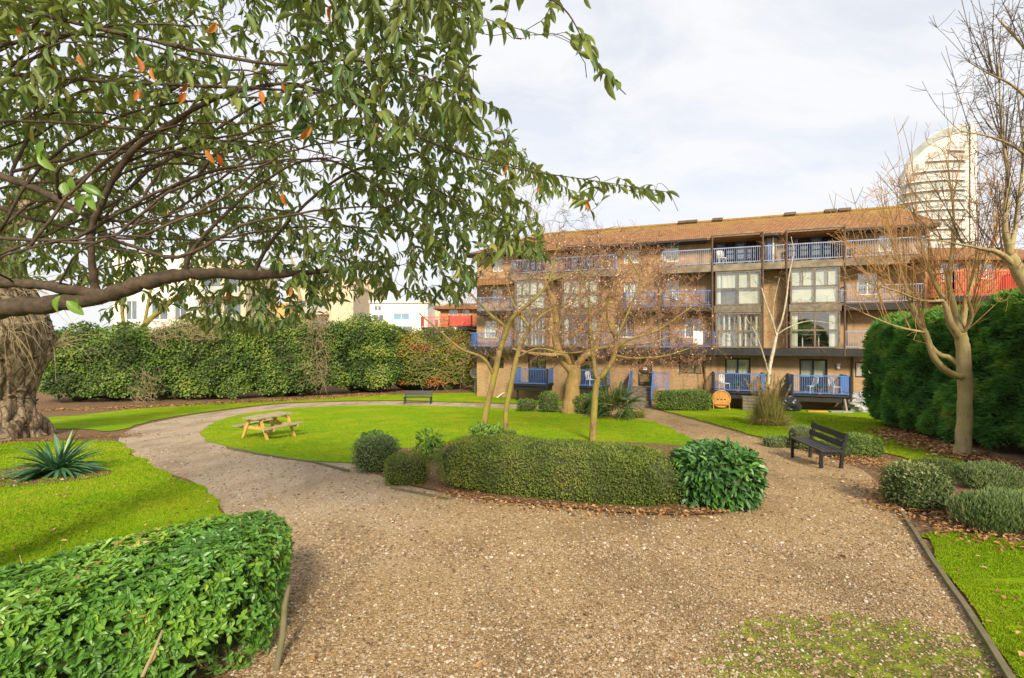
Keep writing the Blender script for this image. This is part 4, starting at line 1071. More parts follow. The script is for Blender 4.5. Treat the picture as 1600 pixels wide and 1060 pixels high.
def bench(name, label, a, b, back, L=None):
    """a, b: ground points under the front legs; back: unit vector to the back of the seat"""
    a, b = np.array(a, float), np.array(b, float); ctr = (a + b) / 2
    t = thing(name, label, 'bench', (ctr[0], ctr[1], float(g(ctr[1]))))
    dv = b - a; dv[2] = 0; L = L or np.linalg.norm(dv); d = unit(dv); n = np.array([back[0], back[1], 0.0])
    at = lambda s, w, z: ctr + d * s + n * w + np.array([0, 0, z])
    at0 = lambda s, w, z: np.r_[at(s, w, 0)[:2], float(g(at(s, w, 0)[1])) + z]
    for s in (-L / 2, L / 2):
        m = MB(); m.beam(at0(s, 0, 0), at(s, 0, .43), .06, .06, up=d); m.build('leg', M['bench'], t)
        m = MB(); m.beam(at0(s, .46, 0), at(s, .50, .45), .06, .06, up=d); m.beam(at(s, .50, .45), at(s, .60, .84), .06, .06, up=d); m.build('rear_post', M['bench'], t)
        m = MB(); m.beam(at(s, -.02, .405), at(s, .50, .405), .05, .06); m.build('arm_rail', M['bench'], t)
    m = MB()
    for k in range(4): m.beam(at(-L / 2 - .06, .03 + .125 * k, .455), at(L / 2 + .06, .03 + .125 * k, .455), .105, .035)
    m.build('seat', M['slat'], t)
    m = MB()
    for w, z in ((.485, .60), (.535, .775)): m.beam(at(-L / 2 - .06, w, z), at(L / 2 + .06, w, z), .13, .03, up=n + np.array([0, 0, -.25]))
    m.build('backrest', M['bench'], t)
    return t
bench('garden_bench', 'black slatted bench with leaning back beside the gravel path on the right', gp(1238, 716), gp(1283, 733), unit((1, .05)))
bench('garden_bench', 'small distant dark bench on the far lawn in front of the yellow bramble bank', gp(633, 632), gp(671, 632), (0, 1), L=1.75)

# picnic table
c = gp(420, 684); tb = thing('picnic_table', 'wooden picnic table with pale pine legs and grey weathered top on the lawn', 'picnic table', c, R(-24))
LX = 1.45   # along local y the boards, local x across
def pc(name, mat, *boxes):
    m = MB()
    for b in boxes: m.beam(*b)
    return m.build(name, M[mat], tb, local=True)
pc('table_top', 'wet_wood', *[((x, -LX / 2, .74), (x, LX / 2, .74), .135, .04) for x in (-.29, -.145, 0, .145, .29)])
for s in (-1, 1): pc('seat', 'wet_wood', *[((s * x, -LX / 2, .45), (s * x, LX / 2, .45), .135, .04) for x in (.61, .755)])
for y in (-.52, .52):
    for s in (-1, 1): pc('leg', 'pine', ((s * .62, y, -.02), (s * .24, y, .72), .095, .045, (0, 1, 0)))
    pc('crossbar', 'pine', ((-.84, y + .048 * (1 if y < 0 else -1), .40), (.84, y + .048 * (1 if y < 0 else -1), .40), .045, .095)); pc('batten', 'pine', ((-.34, y + .047 * (1 if y < 0 else -1), .685), (.34, y + .047 * (1 if y < 0 else -1), .685), .045, .07))
pc('brace', 'pine', ((0, -.46, .42), (0, -.1, .70), .05, .05)); pc('brace', 'pine', ((0, .46, .42), (0, .1, .70), .05, .05))

def edging(label, pix, h=.06, w=.045, up=.03):
    P = np.array([gp(*p) for p in pix]); m = MB(); Q = []
    for i in range(len(P) - 1):
        for k in range(4): Q.append(P[i] + (P[i + 1] - P[i]) * k / 4)
    Q.append(P[-1]); Q = np.array(Q)
    Q[:, 2] = g(Q[:, 1]); q3 = Q.copy(); Q[:, 2] += .012 * snoise(q3, 2.5, 7); Q[:, 0] += .015 * snoise(q3, 3, 8)
    d = unit(np.gradient(Q, axis=0)); n = np.c_[-d[:, 1], d[:, 0], np.zeros(len(Q))]
    v = np.concatenate([Q - n * w / 2 + (0, 0, -.05), Q + n * w / 2 + (0, 0, -.05), Q + n * w / 2 + (0, 0, h), Q - n * w / 2 + (0, 0, h)]); N = len(Q)
    qd = [(a * N + i, b * N + i, b * N + i + 1, a * N + i + 1) for i in range(N - 1) for a, b in ((0, 3), (3, 2), (2, 1))]
    m.add(v, quads=qd, ngons=[[0, N, 2 * N, 3 * N], [3 * N + N - 1, 2 * N + N - 1, N + N - 1, N - 1]])
    return tag(centred(m.build('path_edging', M['edging'])), label, 'edging', 'timber edging boards along the gravel')
edging('long timber edging board between the gravel and the near corner lawn', [(1392, 786), (1412, 808), (1436, 848), (1462, 888), (1500, 942), (1540, 1003), (1578, 1066), (1640, 1180)])
edging('curved timber edging board along the lawn near the picnic table', [(355, 702), (400, 711), (440, 717), (490, 724), (545, 739)])
edging('short timber edging board in front of the small olive bush', [(612, 765), (650, 772), (700, 782)], h=.05)
# mossy stick leaning at the end of the near hedge
m = MB(); a = gp(428, 1052); b = pt(452, 915, 3.75); m.tube([a - (0, 0, .05), a * .6 + b * .4 + (.015, 0, 0), a * .25 + b * .75 - (.01, 0, 0), b], [.026, .024, .022, .017], 8, wob=.2)
tag(centred(m.build('garden_stake', M['edging'], smooth=True)), 'mossy wooden stake leaning at the gravel end of the near leafy hedge', 'stake')
m = MB(); a = pt(222, 1058, 2.5); b = pt(254, 985, 2.62); m.tube([a, (a + b) / 2 + (.004, 0, 0), b], [.010, .009, .006], 7)
tag(centred(m.build('broken_twig', M['tan_twig'], smooth=True)), 'bare brown twig poking out of the near leafy hedge', 'twig')

# satellite dish
c = gp(741, 613); d0 = c[1] - .6; p = pt(742, 583, d0)
t = thing('satellite_dish', 'round grey satellite dish on a pole at the end corner of the brick block', 'satellite dish', (p[0], p[1], float(g(d0))))
bm = bmesh.new(); m = MB(); nS, nR_ = 28, 5; v = [(0, 0, 0)]; axis = unit(np.array([.35, -1, .25])); x_ = unit(np.cross(axis, (0, 0, 1.0))); y_ = np.cross(x_, axis); bm.free()
v = [p - axis * .10]; f3 = []; f4 = []
for i in range(1, nR_ + 1):
    rr = .42 * i / nR_
    for k in range(nS):
        a = 2 * math.pi * k / nS; v.append(p - axis * (.10 - .10 * (i / nR_) ** 2) + x_ * rr * math.cos(a) + y_ * rr * 1.05 * math.sin(a))
for k in range(nS):
    f3.append((0, 1 + k, 1 + (k + 1) % nS))
    for i in range(nR_ - 1):
        a = 1 + i * nS; f4.append((a + k, a + nS + k, a + nS + (k + 1) % nS, a + (k + 1) % nS))
v = np.array(v); n0 = len(v)
m.add(v, tris=f3, quads=f4); m.add(v - axis * .012, tris=f3, quads=f4); m.build('reflector', M['dish'], t, smooth=True)
m = MB(); m.tube([p - axis * .11 - y_ * .05, p + axis * .32 - y_ * .18], .014, 6); m.box(p + axis * .34 - y_ * .18, (.07, .07, .1)); m.build('feed_arm', M['bench'], t)
m = MB(); m.tube([(p[0], p[1] + .17, float(g(d0)) - .1), (p[0], p[1] + .17, p[2])], .03, 8); m.build('pole', M['dish'], t)

# globe lamp behind the brambles
p = pt(711, 515, 43.5); t = thing('globe_lamp', 'white globe lamp on a post showing above the bramble bank', 'lamp', (p[0], p[1], float(g(43.5))))
bm = bmesh.new(); bmesh.ops.create_uvsphere(bm, u_segments=20, v_segments=12, radius=.23); vv_ = np.array([x.co[:] for x in bm.verts]) + p; ff = [[q.index for q in f.verts] for f in bm.faces]; bm.free()
m = MB(); m.add(vv_, ngons=ff); m.build('globe', M['globe'], t, smooth=True)
m = MB(); m.tube([(p[0], p[1], float(g(43.5))), (p[0], p[1], p[2] - .22)], .05, 8); m.tube([(p[0], p[1], p[2] - .27), (p[0], p[1], p[2] - .20)], .09, 10); m.build('post', M['bench'], t)

# round wooden chair back on the grass by the deck
c = on_front(1127, 2.15); t = thing('round_wooden_chair', 'round backed orange wooden seat with three slots standing on its edge below the deck', 'chair', c, R(-12))
bm = bmesh.new(); m = MB(); Rr = .52; zc = .62
for k in range(7):
    x0 = -Rr + 2 * Rr * k / 7; x1 = x0 + 2 * Rr / 7 - .008
    pr = []
    for x in np.linspace(x0, x1, 5): pr.append((x, 0, zc + math.sqrt(max(0, Rr * Rr - x * x))))
    lo = [(x, 0, max(.12, zc - math.sqrt(max(0, Rr * Rr - x * x)) - .0)) for x in np.linspace(x1, x0, 5)]
    pts_ = np.array(pr + lo); n_ = len(pts_)
    m.add(np.r_[pts_, pts_ + (0, .035, 0)], ngons=[list(range(n_)), list(range(2 * n_ - 1, n_ - 1, -1))] + [[i, i + n_, (i + 1) % n_ + n_, (i + 1) % n_] for i in range(n_)])
bm.free(); m.build('back_boards', M['orange_wood'], t, local=True)
m = MB(); m.tube([(math.cos(a) * Rr, -.01, zc + math.sin(a) * Rr) for a in np.linspace(-.9, math.pi + .9, 30)], .03, 8); m.build('rim', M['orange_wood'], t, local=True, smooth=True)
m = MB()
for x in (-.2, 0, .2): m.bb(x - .06, x + .06, -.012, -.002, .58, .63)
m.build('slots', M['twig'], t, local=True)  # solid dark bars imitate the shade inside open slots
for x in (-.44, .44):
    m = MB(); m.tube([(x, 0, .35), (x * 1.03, -.06, .0)], .03, 7); m.build('leg', M['orange_wood'], t, local=True)
m = MB(); m.bb(-.4, .4, -.1, .12, .30, .34); m.build('seat_rail', M['orange_wood'], t, local=True)

# planter box, bag, rolls, boards
c = on_front(1172, 2.3); t = thing('planter_box', 'square weathered wooden planter box beside the pampas grass', 'planter', c, R(-20))
m = MB()
for k in range(4): m.bb(-.42, .42, -.30, .30, .02 + .19 * k, .19 + .19 * k)
m.build('box', M['grey_timber'], t, local=True)
m = MB(); m.bb(-.45, .45, -.33, .33, .775, .82); m.build('rim', M['grey_timber'], t, local=True)
def lump(name, label, cat, px, w, dims, mat, seed, amp=.25, sc=3.5):
    c = on_front(px, w); bm = bmesh.new(); bmesh.ops.create_icosphere(bm, subdivisions=4, radius=1); v = np.array([q.co[:] for q in bm.verts]); f = [[q.index for q in x.verts] for x in bm.faces]; bm.free()
    v = v * (1 + amp * np.abs(snoise(v, sc, seed, 3)) + amp * .4 * snoise(v, sc * 2.5, seed + 1))[:, None]; v[:, 2] = np.maximum(v[:, 2], -.75); v = v * dims
    m = MB(); m.add(v + c + (0, 0, dims[2] * .72), tris=f); return tag(centred(m.build(name, M[mat])), label, cat)
lump('rubbish_bag', 'dark grey rubbish bag slumped beside the right hand deck', 'bag', 1234, 2.2, (.55, .45, .48), 'plastic', 3)
lump('tarpaulin_heap', 'crumpled silver tarpaulin heap against the brick wall by the conifer hedge', 'tarpaulin', 1352, 1.1, (.85, .6, .62), 'tarp', 5, .3, 4.5)
def board(name, label, cat, a, b, w, t_, mat):
    m = MB(); m.beam(a, b, w, t_); return tag(centred(m.build(name, M[mat])), label, cat)
a, b = on_front(1262, 2.5), on_front(1293, 2.4); board('yellow_plank', 'short yellow plank lying on the grass edge by the right hand deck', 'plank', a + (0, 0, .06), b + (0, 0, .06), .25, .07, 'orange_wood')
a, b = on_front(1297, 2.2), on_front(1330, 2.1); board('grey_board', 'flat blue grey board lying on the ground under the right hand deck', 'board', a + (0, 0, .05), b + (0, 0, .05), .5, .06, 'tarp')
a, b = gp(776, 622), pt(793, 609, 36.3); board('white_board', 'white board leaning against the brick wall behind the thin cherry trunks', 'board', a, b + (0, .2, 0), .22, .03, 'white')
p0 = on_front(1106, .8); board('wooden_pole', 'slim wooden pole leaning on the brick wall next to the round chair back', 'pole', p0, np.r_[p0[:2] + (-.28, .60), 3.0], .035, .035, 'orange_wood')
# ------------------------------------------------------------------ trees
M['bark_evergreen'] = plain('evergreen_bark', (0.115, 0.075, 0.045), 0.9, 0.35, 22, 1.0, c2=(0.05, 0.04, 0.026))
def bark(name, c, dark, moss=None, sc=9):
    t = NT(name); co = t.coord()
    n = t.noise(sc, 7, .7, t.mapping(co, (1, 1, .28))); big = t.noise(2.6, 5, .6)
    c_ = t.ramp(n, [(.34, dark), (.47, c), (.7, tuple(min(.8, x * 1.25) for x in c))])
    if moss: c_ = t.mix(t.ramp(big, [(.40, .0), (.6, .85)]), c_, moss)
    c_ = t.mix(t.ramp(t.noise(1.7, 4), [(.55, 0), (.75, .45)]), c_, dark)
    return t.done(t.bsdf(c_, .92, t.bump(n, .9, .03), .1))
M['bark_cherry'] = bark('mossy_cherry_bark', (0.24, 0.16, 0.075), (0.085, 0.06, 0.03), (0.27, 0.25, 0.035))
M['bark_thick'] = bark('orange_brown_bark', (0.34, 0.205, 0.09), (0.12, 0.075, 0.04), (0.25, 0.19, 0.06), 6)
M['bark_right'] = bark('smooth_tan_bark', (0.38, 0.29, 0.16), (0.17, 0.125, 0.065), (0.30, 0.255, 0.09), 8)
def old_bark():
    t = NT('gnarled_bark'); co = t.coord()
    v = t.voronoi(3.4, 'Distance', t.mix(.12, t.mapping(co, (1.6, 1.6, .42)), t.noise(3, 3, out='Color')), feature='DISTANCE_TO_EDGE'); n = t.noise(4.5, 8, .72, t.mapping(co, (1, 1, .45))); f = t.noise(16, 6, .7)
    c = t.ramp(n, [(.28, (0.08, 0.055, 0.035)), (.40, (0.26, 0.185, 0.11)), (.52, (0.50, 0.38, 0.25)), (.72, (0.66, 0.54, 0.38))])
    c = t.mix(t.ramp(v, [(.0, .85), (.13, 0)]), c, (0.07, 0.048, 0.03))
    c = t.mix(t.ramp(t.math('ADD', t.noise(1.6, 5, .6), t.math('MULTIPLY', t.sep(co)[2], -.06)), [(.46, 0), (.62, .75)]), c, (0.12, 0.08, 0.048))
    c = t.mix(t.ramp(f, [(.36, .6), (.5, 0)]), c, (0.06, 0.04, 0.025))
    return t.done(t.bsdf(c, .95, t.bump(t.math('ADD', t.math('ADD', n, t.math('MULTIPLY', f, .5)), t.math('MINIMUM', v, .2)), 1.0, .22), .1))
M['bark_old'] = old_bark()
M['twig_red'] = plain('reddish_twig', (0.31, 0.165, 0.085), 0.8, 0.25, 3, 0.05)
M['twig_gold'] = plain('golden_twig', (0.50, 0.28, 0.10), 0.8, 0.25, 3, 0.05)
M['twig_brown'] = plain('brown_twig', (0.12, 0.085, 0.055), 0.8, 0.25, 3, 0.05)
LM['bud'] = leafmat('cherry_bud', [(0, (0.34, 0.17, 0.11)), (0.6, (0.55, 0.36, 0.28)), (1, (0.85, 0.74, 0.66))], 0.7, 0.2)
LM['evergreen'] = leafmat('evergreen_leaf', [(0, (0.04, 0.085, 0.032)), (0.35, (0.09, 0.155, 0.042)), (0.65, (0.17, 0.225, 0.05)), (0.85, (0.28, 0.30, 0.08)), (1, (0.38, 0.37, 0.11))], 0.46, 0.34, rib=(0.22, 0.29, 0.10), back=(0.19, 0.22, 0.07), spec=.3)
LM['dead'] = leafmat('orange_dead_leaf', [(0, (0.40, 0.10, 0.02)), (0.6, (0.62, 0.20, 0.03)), (1, (0.50, 0.28, 0.10))], 0.6, 0.35)
M['birch'] = plain('white_birch_bark', (0.58, 0.52, 0.41), 0.7, 0.25, 7, 0.2, c2=(0.46, 0.36, 0.24))

def spline(P, n=6):
    """Catmull-Rom through points (any number of columns)"""
    P = np.asarray(P, float); Q = np.vstack([2 * P[0] - P[1], P, 2 * P[-1] - P[-2]]); out = []
    for i in range(1, len(Q) - 2):
        p0, p1, p2, p3 = Q[i - 1], Q[i], Q[i + 1], Q[i + 2]
        for k in range(n):
            t = k / n
            out.append(0.5 * (2 * p1 + (p2 - p0) * t + (2 * p0 - 5 * p1 + 4 * p2 - p3) * t * t + (3 * p1 - p0 - 3 * p2 + p3) * t ** 3))
    out.append(P[-1])
    return np.array(out)

def limb(pix, n=6):
    """(px, py, depth, radius) -> smooth (x, y, z, r)"""
    return spline([[*pt(a, b, d), r] for a, b, d, r in pix], n)

class Skel:
    def __init__(s): s.P = []; s.D = []; s.r = []
    def add(s, P, r):
        P = np.asarray(P, float); s.P.append(P); s.D.append(unit(np.gradient(P, axis=0))); s.r.append(np.broadcast_to(r, (len(P),)))
    def arr(s): return np.concatenate(s.P), np.concatenate(s.D), np.concatenate(s.r)

def colonise(sk, targets, r, lift=.25, fwd=.45, maxlen=1.6, minlen=.0, nseg=7, droop=0.0, tip=.0015, rk=.006, wob=.05, addback=True):
    """grow one twig to every target from the nearest branch; twigs carry later twigs"""
    P, D, Rr = sk.arr(); out = []
    todo = list(range(len(targets))); T = np.asarray(targets, float)
    dist = np.array([np.min(((P - t) ** 2).sum(1)) for t in T]); order = np.argsort(dist)
    cap = len(P) + len(T) * nseg
    BP = np.zeros((cap, 3)); BD = np.zeros((cap, 3)); BR = np.zeros(cap); m = len(P)
    BP[:m] = P; BD[:m] = D; BR[:m] = Rr
    for i in order:
        t = T[i]; v = t - BP[:m]; d2 = (v ** 2).sum(1)
        cosv = (v * BD[:m]).sum(1) / (np.sqrt(d2) + 1e-9)
        j = int(np.argmin(d2 * (1.5 - .7 * cosv)))
        L = math.sqrt(d2[j])
        if L < minlen or L > maxlen: continue
        p0 = BP[j]; c = p0 + BD[j] * L * fwd + np.array([0, 0, lift * L]) + r.normal(size=3) * wob * L
        s = np.linspace(0, 1, nseg)[:, None]
        C = (1 - s) ** 2 * p0 + 2 * s * (1 - s) * c + s ** 2 * t
        C[:, 2] -= droop * L * s[:, 0] ** 2.5
        C[1:] += r.normal(size=(nseg - 1, 3)) * wob * .25 * L
        r0 = min(BR[j] * .8, tip + rk * L)
        rad = np.linspace(r0, tip, nseg)
        out.append((C, rad))
        if addback:
            BP[m:m + nseg - 1] = C[1:]; BD[m:m + nseg - 1] = unit(np.gradient(C, axis=0))[1:]; BR[m:m + nseg - 1] = rad[1:]; m += nseg - 1
    return out

def in_poly(x, y, poly):
    poly = np.asarray(poly, float); ins = np.zeros(len(x), bool); j = len(poly) - 1
    for i in range(len(poly)):
        xi, yi = poly[i]; xj, yj = poly[j]
        c = ((yi > y) != (yj > y)) & (x < (xj - xi) * (y - yi) / (yj - yi + 1e-12) + xi)
        ins ^= c; j = i
    return ins
def px_of(P):
    return P[:, 0] / P[:, 1] * FPX + 800, HY - (P[:, 2] - CZ) / P[:, 1] * FPX

# ---- the big evergreen whose boughs hang over the path from the left
r = np.random.default_rng(101)
base = np.array([-5.6, 4.3]); zb = float(g(base[1]))
ev = thing('evergreen_tree', 'large evergreen tree with long drooping leaves, its boughs reaching in over the lawn', 'tree', (base[0], base[1], zb))
trunk = spline([[base[0], base[1], zb - .1, .24], [base[0] + .05, base[1], zb + 1.2, .20], [base[0] + .1, base[1] - .1, zb + 2.4, .18], [base[0] + .2, base[1] - .2, zb + 4.0, .14], [base[0] + .5, base[1] - .3, zb + 5.5, .09]], 5)
m = MB(); m.tube(trunk[:, :3], trunk[:, 3], 12, wob=.06); m.build('trunk', M['bark_evergreen'], ev, smooth=True)
LIMBS = [
    [(-260, 500, 4.1, .095), (-60, 488, 3.75, .085), (60, 478, 3.6, .075), (165, 462, 3.6, .070), (230, 440, 3.65, .064), (310, 428, 3.8, .056), (420, 430, 4.1, .042), (520, 422, 4.5, .026), (625, 415, 4.8, .012)],
    [(-240, 430, 4.1, .07), (0, 441, 3.65, .048), (80, 448, 3.55, .044), (160, 462, 3.6, .05)],
    [(150, 458, 3.6, .045), (143, 400, 3.55, .035), (148, 345, 3.5, .032), (200, 245, 3.35, .028), (280, 185, 3.2, .024), (350, 150, 3.1, .020), (450, 132, 3.0, .016), (560, 165, 3.0, .012), (690, 230, 3.0, .009), (800, 262, 2.95, .006), (930, 283, 2.9, .004), (1040, 300, 2.85, .003)],
    [(-250, 250, 4.2, .07), (-40, 268, 3.6, .042), (60, 297, 3.5, .036), (130, 335, 3.5, .030), (175, 345, 3.55, .018), (260, 350, 3.7, .012)],
    [(-230, 100, 4.1, .05), (0, 115, 3.3, .020), (150, 126, 3.1, .016), (300, 134, 3.0, .014), (430, 140, 2.95, .011), (560, 152, 2.9, .006)],
    [(290, 428, 3.75, .03), (298, 395, 3.7, .026), (345, 342, 3.6, .020), (410, 285, 3.5, .016), (500, 248, 3.4, .012), (600, 300, 3.3, .009), (690, 385, 3.2, .005), (735, 440, 3.15, .003)],
    [(395, 428, 4.05, .026), (430, 370, 3.95, .020), (500, 300, 3.8, .016), (570, 262, 3.7, .012), (660, 285, 3.5, .008), (760, 345, 3.4, .005), (850, 400, 3.3, .003)],
    [(-210, -60, 4.0, .05), (60, 20, 3.1, .02), (230, 62, 2.9, .016), (420, 100, 2.8, .012), (560, 95, 2.7, .008), (690, 130, 2.6, .005), (780, 170, 2.6, .003)],
    [(120, -160, 3.2, .03), (380, -60, 2.7, .016), (600, -40, 2.4, .010), (760, -30, 2.25, .007), (870, 5, 2.2, .005), (915, 70, 2.2, .0035), (945, 115, 2.2, .0025), (978, 148, 2.2, .002)],
    [(560, -30, 2.45, .008), (680, -8, 2.4, .005), (760, 30, 2.4, .003), (845, 55, 2.4, .002)],
    [(-60, 300, 3.6, .025), (60, 345, 3.9, .018), (220, 372, 4.2, .012), (420, 380, 4.6, .008), (560, 410, 4.8, .004)],
    [(-80, 350, 3.7, .03), (0, 372, 3.5, .02), (110, 378, 3.5, .014), (240, 398, 3.7, .009), (360, 402, 4.0, .004)],
    [(-200, 200, 4.1, .03), (-20, 190, 3.3, .014), (140, 195, 3.15, .011), (300, 215, 3.1, .007), (420, 235, 3.1, .003)],
]
sk = Skel()
for k, L_ in enumerate(LIMBS):
    q = limb(L_, 7); q[:, 3] *= .86 if k < 2 else .70; sk.add(q[:, :3], q[:, 3])
    b0 = np.c_[q[:, :3] + r.normal(size=(len(q), 3)) * q[:, 3:4] * .10, q[:, 3]]
    m = MB(); m.tube(b0[:, :3], np.maximum(q[:, 3], .002) * (1 + .10 * r.normal(size=len(q))), 9 if q[0, 3] > .03 else 6, var=.5)
    m.build('bough', M['bark_evergreen'], ev, smooth=True)
# thin dark stems arching up and out from the heavy boughs
for k in range(44):
    a = (r.uniform(-80, 330), r.uniform(250, 450)) if k % 3 else (r.uniform(-120, 60), r.uniform(60, 420))
    ln2 = r.uniform(220, 520); e = (a[0] + ln2, a[1] - r.uniform(-40, 230)); da = r.uniform(3.0, 4.4); de = da + r.uniform(-.7, .9)
    mid_ = ((a[0] + e[0]) / 2 - 20, (a[1] + e[1]) / 2 - r.uniform(10, 75)); r0 = r.uniform(.006, .013)
    q = limb([(*a, da, r0), (*mid_, (da + de) / 2, r0 * .75), (*e, de, .003)], 8)
    BPq = np.concatenate(sk.P); j = int(np.argmin(((BPq - q[0, :3]) ** 2).sum(1)))       # rooted on the nearest bough
    q = spline(np.vstack([np.r_[BPq[j], r0], q[3::4]]), 5)
    sk.add(q[:, :3], q[:, 3]); m = MB(); m.tube(q[:, :3] + r.normal(size=(len(q), 3)) * .004, q[:, 3], 6); m.build('branch', M['bark_evergreen'], ev, smooth=True)
# join the boughs to the trunk
starts = [limb(L_, 2)[0] for L_ in LIMBS if L_[0][0] < -100]
m = MB()
for s0 in starts:
    z = min(max(s0[2], zb + .6), zb + 5.2); j = int(np.argmin(abs(trunk[:, 2] - z))); m.tube(spline([trunk[j, :3], (trunk[j, :3] + s0[:3]) / 2 + (0, 0, -.03), s0[:3]], 4), np.linspace(max(s0[3] * 1.3, .03), s0[3], 9), 8)
m.build('limb_bases', M['bark_evergreen'], ev, smooth=True)
CROWN = [(-140, -120), (905, -120), (925, 60), (985, 148), (965, 158), (925, 115), (885, 55), (840, 62), (745, 62), (752, 150), (795, 175), (830, 255), (1062, 292), (1060, 318), (960, 300), (925, 330), (942, 362), (880, 335), (845, 330), (862, 412), (790, 400), (760, 420), (722, 478), (640, 470), (590, 470), (545, 470), (430, 525), (330, 525), (290, 500), (240, 480), (160, 505), (60, 440), (-140, 480)]
def sample(n, pts_poly, dmin, dmax, rr):
    out = []
    pp = np.array(pts_poly); x0, y0 = pp.min(0); x1, y1 = pp.max(0)
    while len(out) < n:
        x = rr.uniform(x0, x1, 4000); y = rr.uniform(y0, y1, 4000); k = in_poly(x, y, pts_poly)
        for a, b in zip(x[k], y[k]): out.append((a, b, rr.uniform(dmin, dmax)))
    return np.array(out[:n])
S = sample(6400, CROWN, 0, 1, r)
# fewer, farther twigs in the shaded inside where the boughs show
near = 2.45 + .75 * (S[:, 1] > 200) + .35 * (S[:, 0] < 450)
D_ = near + S[:, 2] ** 1.2 * (1.5 + .8 * (S[:, 1] > 250))
dens = np.full(len(S), .8); inside = (S[:, 0] > -140) & (S[:, 0] < 430) & (S[:, 1] > 150) & (S[:, 1] < 440)
dens[inside] = .88; D_[inside] += r.uniform(.3, 1.9, inside.sum())
dens[(S[:, 1] > 440) & (S[:, 0] < 230)] = .25; dens[(S[:, 1] > 420) & (S[:, 0] > 230) & (S[:, 0] < 580)] = 1.0; D_[(S[:, 1] > 420)] += .4
dens[(S[:, 0] > 860)] = .10
dens[(S[:, 0] > 740) & (S[:, 1] < 200)] = .14
keep = r.random(len(S)) < dens
T_ = np.array([pt(a, b, d) for (a, b, _), d in zip(S[keep], D_[keep])])
tw = colonise(sk, T_, r, lift=.22, fwd=.5, maxlen=2.6, nseg=7, droop=.14, rk=.0045)
m = MB()
for C, rad in tw: m.tube(C, rad * 1.55, 5, cap=False)
m.build('twigs', M['bark_evergreen'], ev, smooth=True)
lp, ld, ln_, ll = [], [], [], []
def dress(C, start, spacing, lean=.55):
    seg = np.linalg.norm(np.diff(C, axis=0), axis=1); cum = np.r_[0, np.cumsum(seg)]; Lt = cum[-1]
    s = np.arange(max(start * Lt, Lt - .75), Lt, spacing) if Lt > .1 else np.array([Lt * .8])
    s = np.r_[s, Lt]
    for i, q in enumerate(s):
        p = np.array([np.interp(q, cum, C[:, a]) for a in range(3)]); k = min(np.searchsorted(cum, q), len(C) - 1); d = unit(C[k] - C[k - 1])
        sd_ = unit(np.cross(d, (0, 0, 1.0)) + r.normal(size=3) * .25) * (1 if i % 2 else -1)
        if q == Lt: dd = unit(d + r.normal(size=3) * .2 + (0, 0, -.3))
        else: dd = unit(d * lean + sd_ * .75 + np.array([0, 0, -.95]) * r.uniform(.3, 1.3) + r.normal(size=3) * .18)
        nn_ = unit(np.array([0, 0, 1.0]) + .6 * d + r.normal(size=3) * .45)
        lp.append(p); ld.append(dd); ln_.append(nn_); ll.append(r.uniform(.066, .125))
for i_, (C, rad) in enumerate(tw):
    if i_ % 6: dress(C, .34, .033)
for L_ in LIMBS[2:]:
    q = limb(L_, 7)
    if q[-1, 3] < .006:
        k0 = int(len(q) * (.62 if len(L_) > 7 else .55)); dress(q[k0:, :3], .0, .036); dress(q[-8:, :3], .0, .04)
lp, ld, ln_, ll = map(np.array, (lp, ld, ln_, ll))
x, y = px_of(lp + ld * (ll * .7)[:, None])
grow = in_poly(x, y, CROWN) | (lp[:, 1] > 50)
hole = snoise(lp, 3.2, 5, 3) < -.66
grow &= ~(hole & (x < 640))
lp, ld, ln_, ll = lp[grow], ld[grow], ln_[grow], ll[grow]
v = np.clip(.42 + .22 * snoise(lp, 3, 104) + r.normal(size=len(lp)) * .2, 0, 1)
dead = r.random(len(lp)) < .004
m = MB(); leaves(m, LEAF_BIG, lp[~dead], ld[~dead], ln_[~dead], ll[~dead], ll[~dead] * r.uniform(.29, .37, (~dead).sum()), v[~dead])
m.build('foliage', LM['evergreen'], ev, smooth=True)
print('evergreen leaves', len(lp))
# a few dead orange leaves where the photograph has them
DL = [(238, 105, 2.7), (292, 145, 2.9), (408, 142, 2.9), (441, 128, 2.8), (321, 234, 3.0), (340, 241, 3.0), (442, 300, 3.1), (589, 192, 2.7), (790, 257, 2.8), (213, 88, 2.7), (338, 35, 2.6), (291, 128, 2.9)]
dp = np.array([pt(*q) for q in DL] + list(lp[dead])); n = len(dp)
m = MB(); leaves(m, LEAF_BIG, dp, np.c_[r.normal(size=n) * .4, r.normal(size=n) * .3, -np.ones(n)], r.normal(size=(n, 3)) + (0, -1, 0), r.uniform(.07, .1, n), .034, r.random(n))
m.build('dead_leaves', LM['dead'], ev, smooth=True)
# a light green sprig close to the lens side of the low bough
sp = np.array([pt(a, b, 3.3) for a, b in ((100, 285), (128, 290), (136, 305), (140, 300), (70, 218), (66, 232), (60, 240), (112, 276), (95, 462), (104, 470), (122, 466))]); n = len(sp)
m = MB(); leaves(m, LEAF_BIG, sp, np.c_[r.normal(size=n) * .5, r.normal(size=n) * .2, -np.ones(n) * .8], np.tile((0, -1, .4), (n, 1)) + r.normal(size=(n, 3)) * .2, r.uniform(.11, .15, n), .065, r.uniform(.5, 1, n)); m.build('young_leaves', LM['bright'], ev, smooth=True)

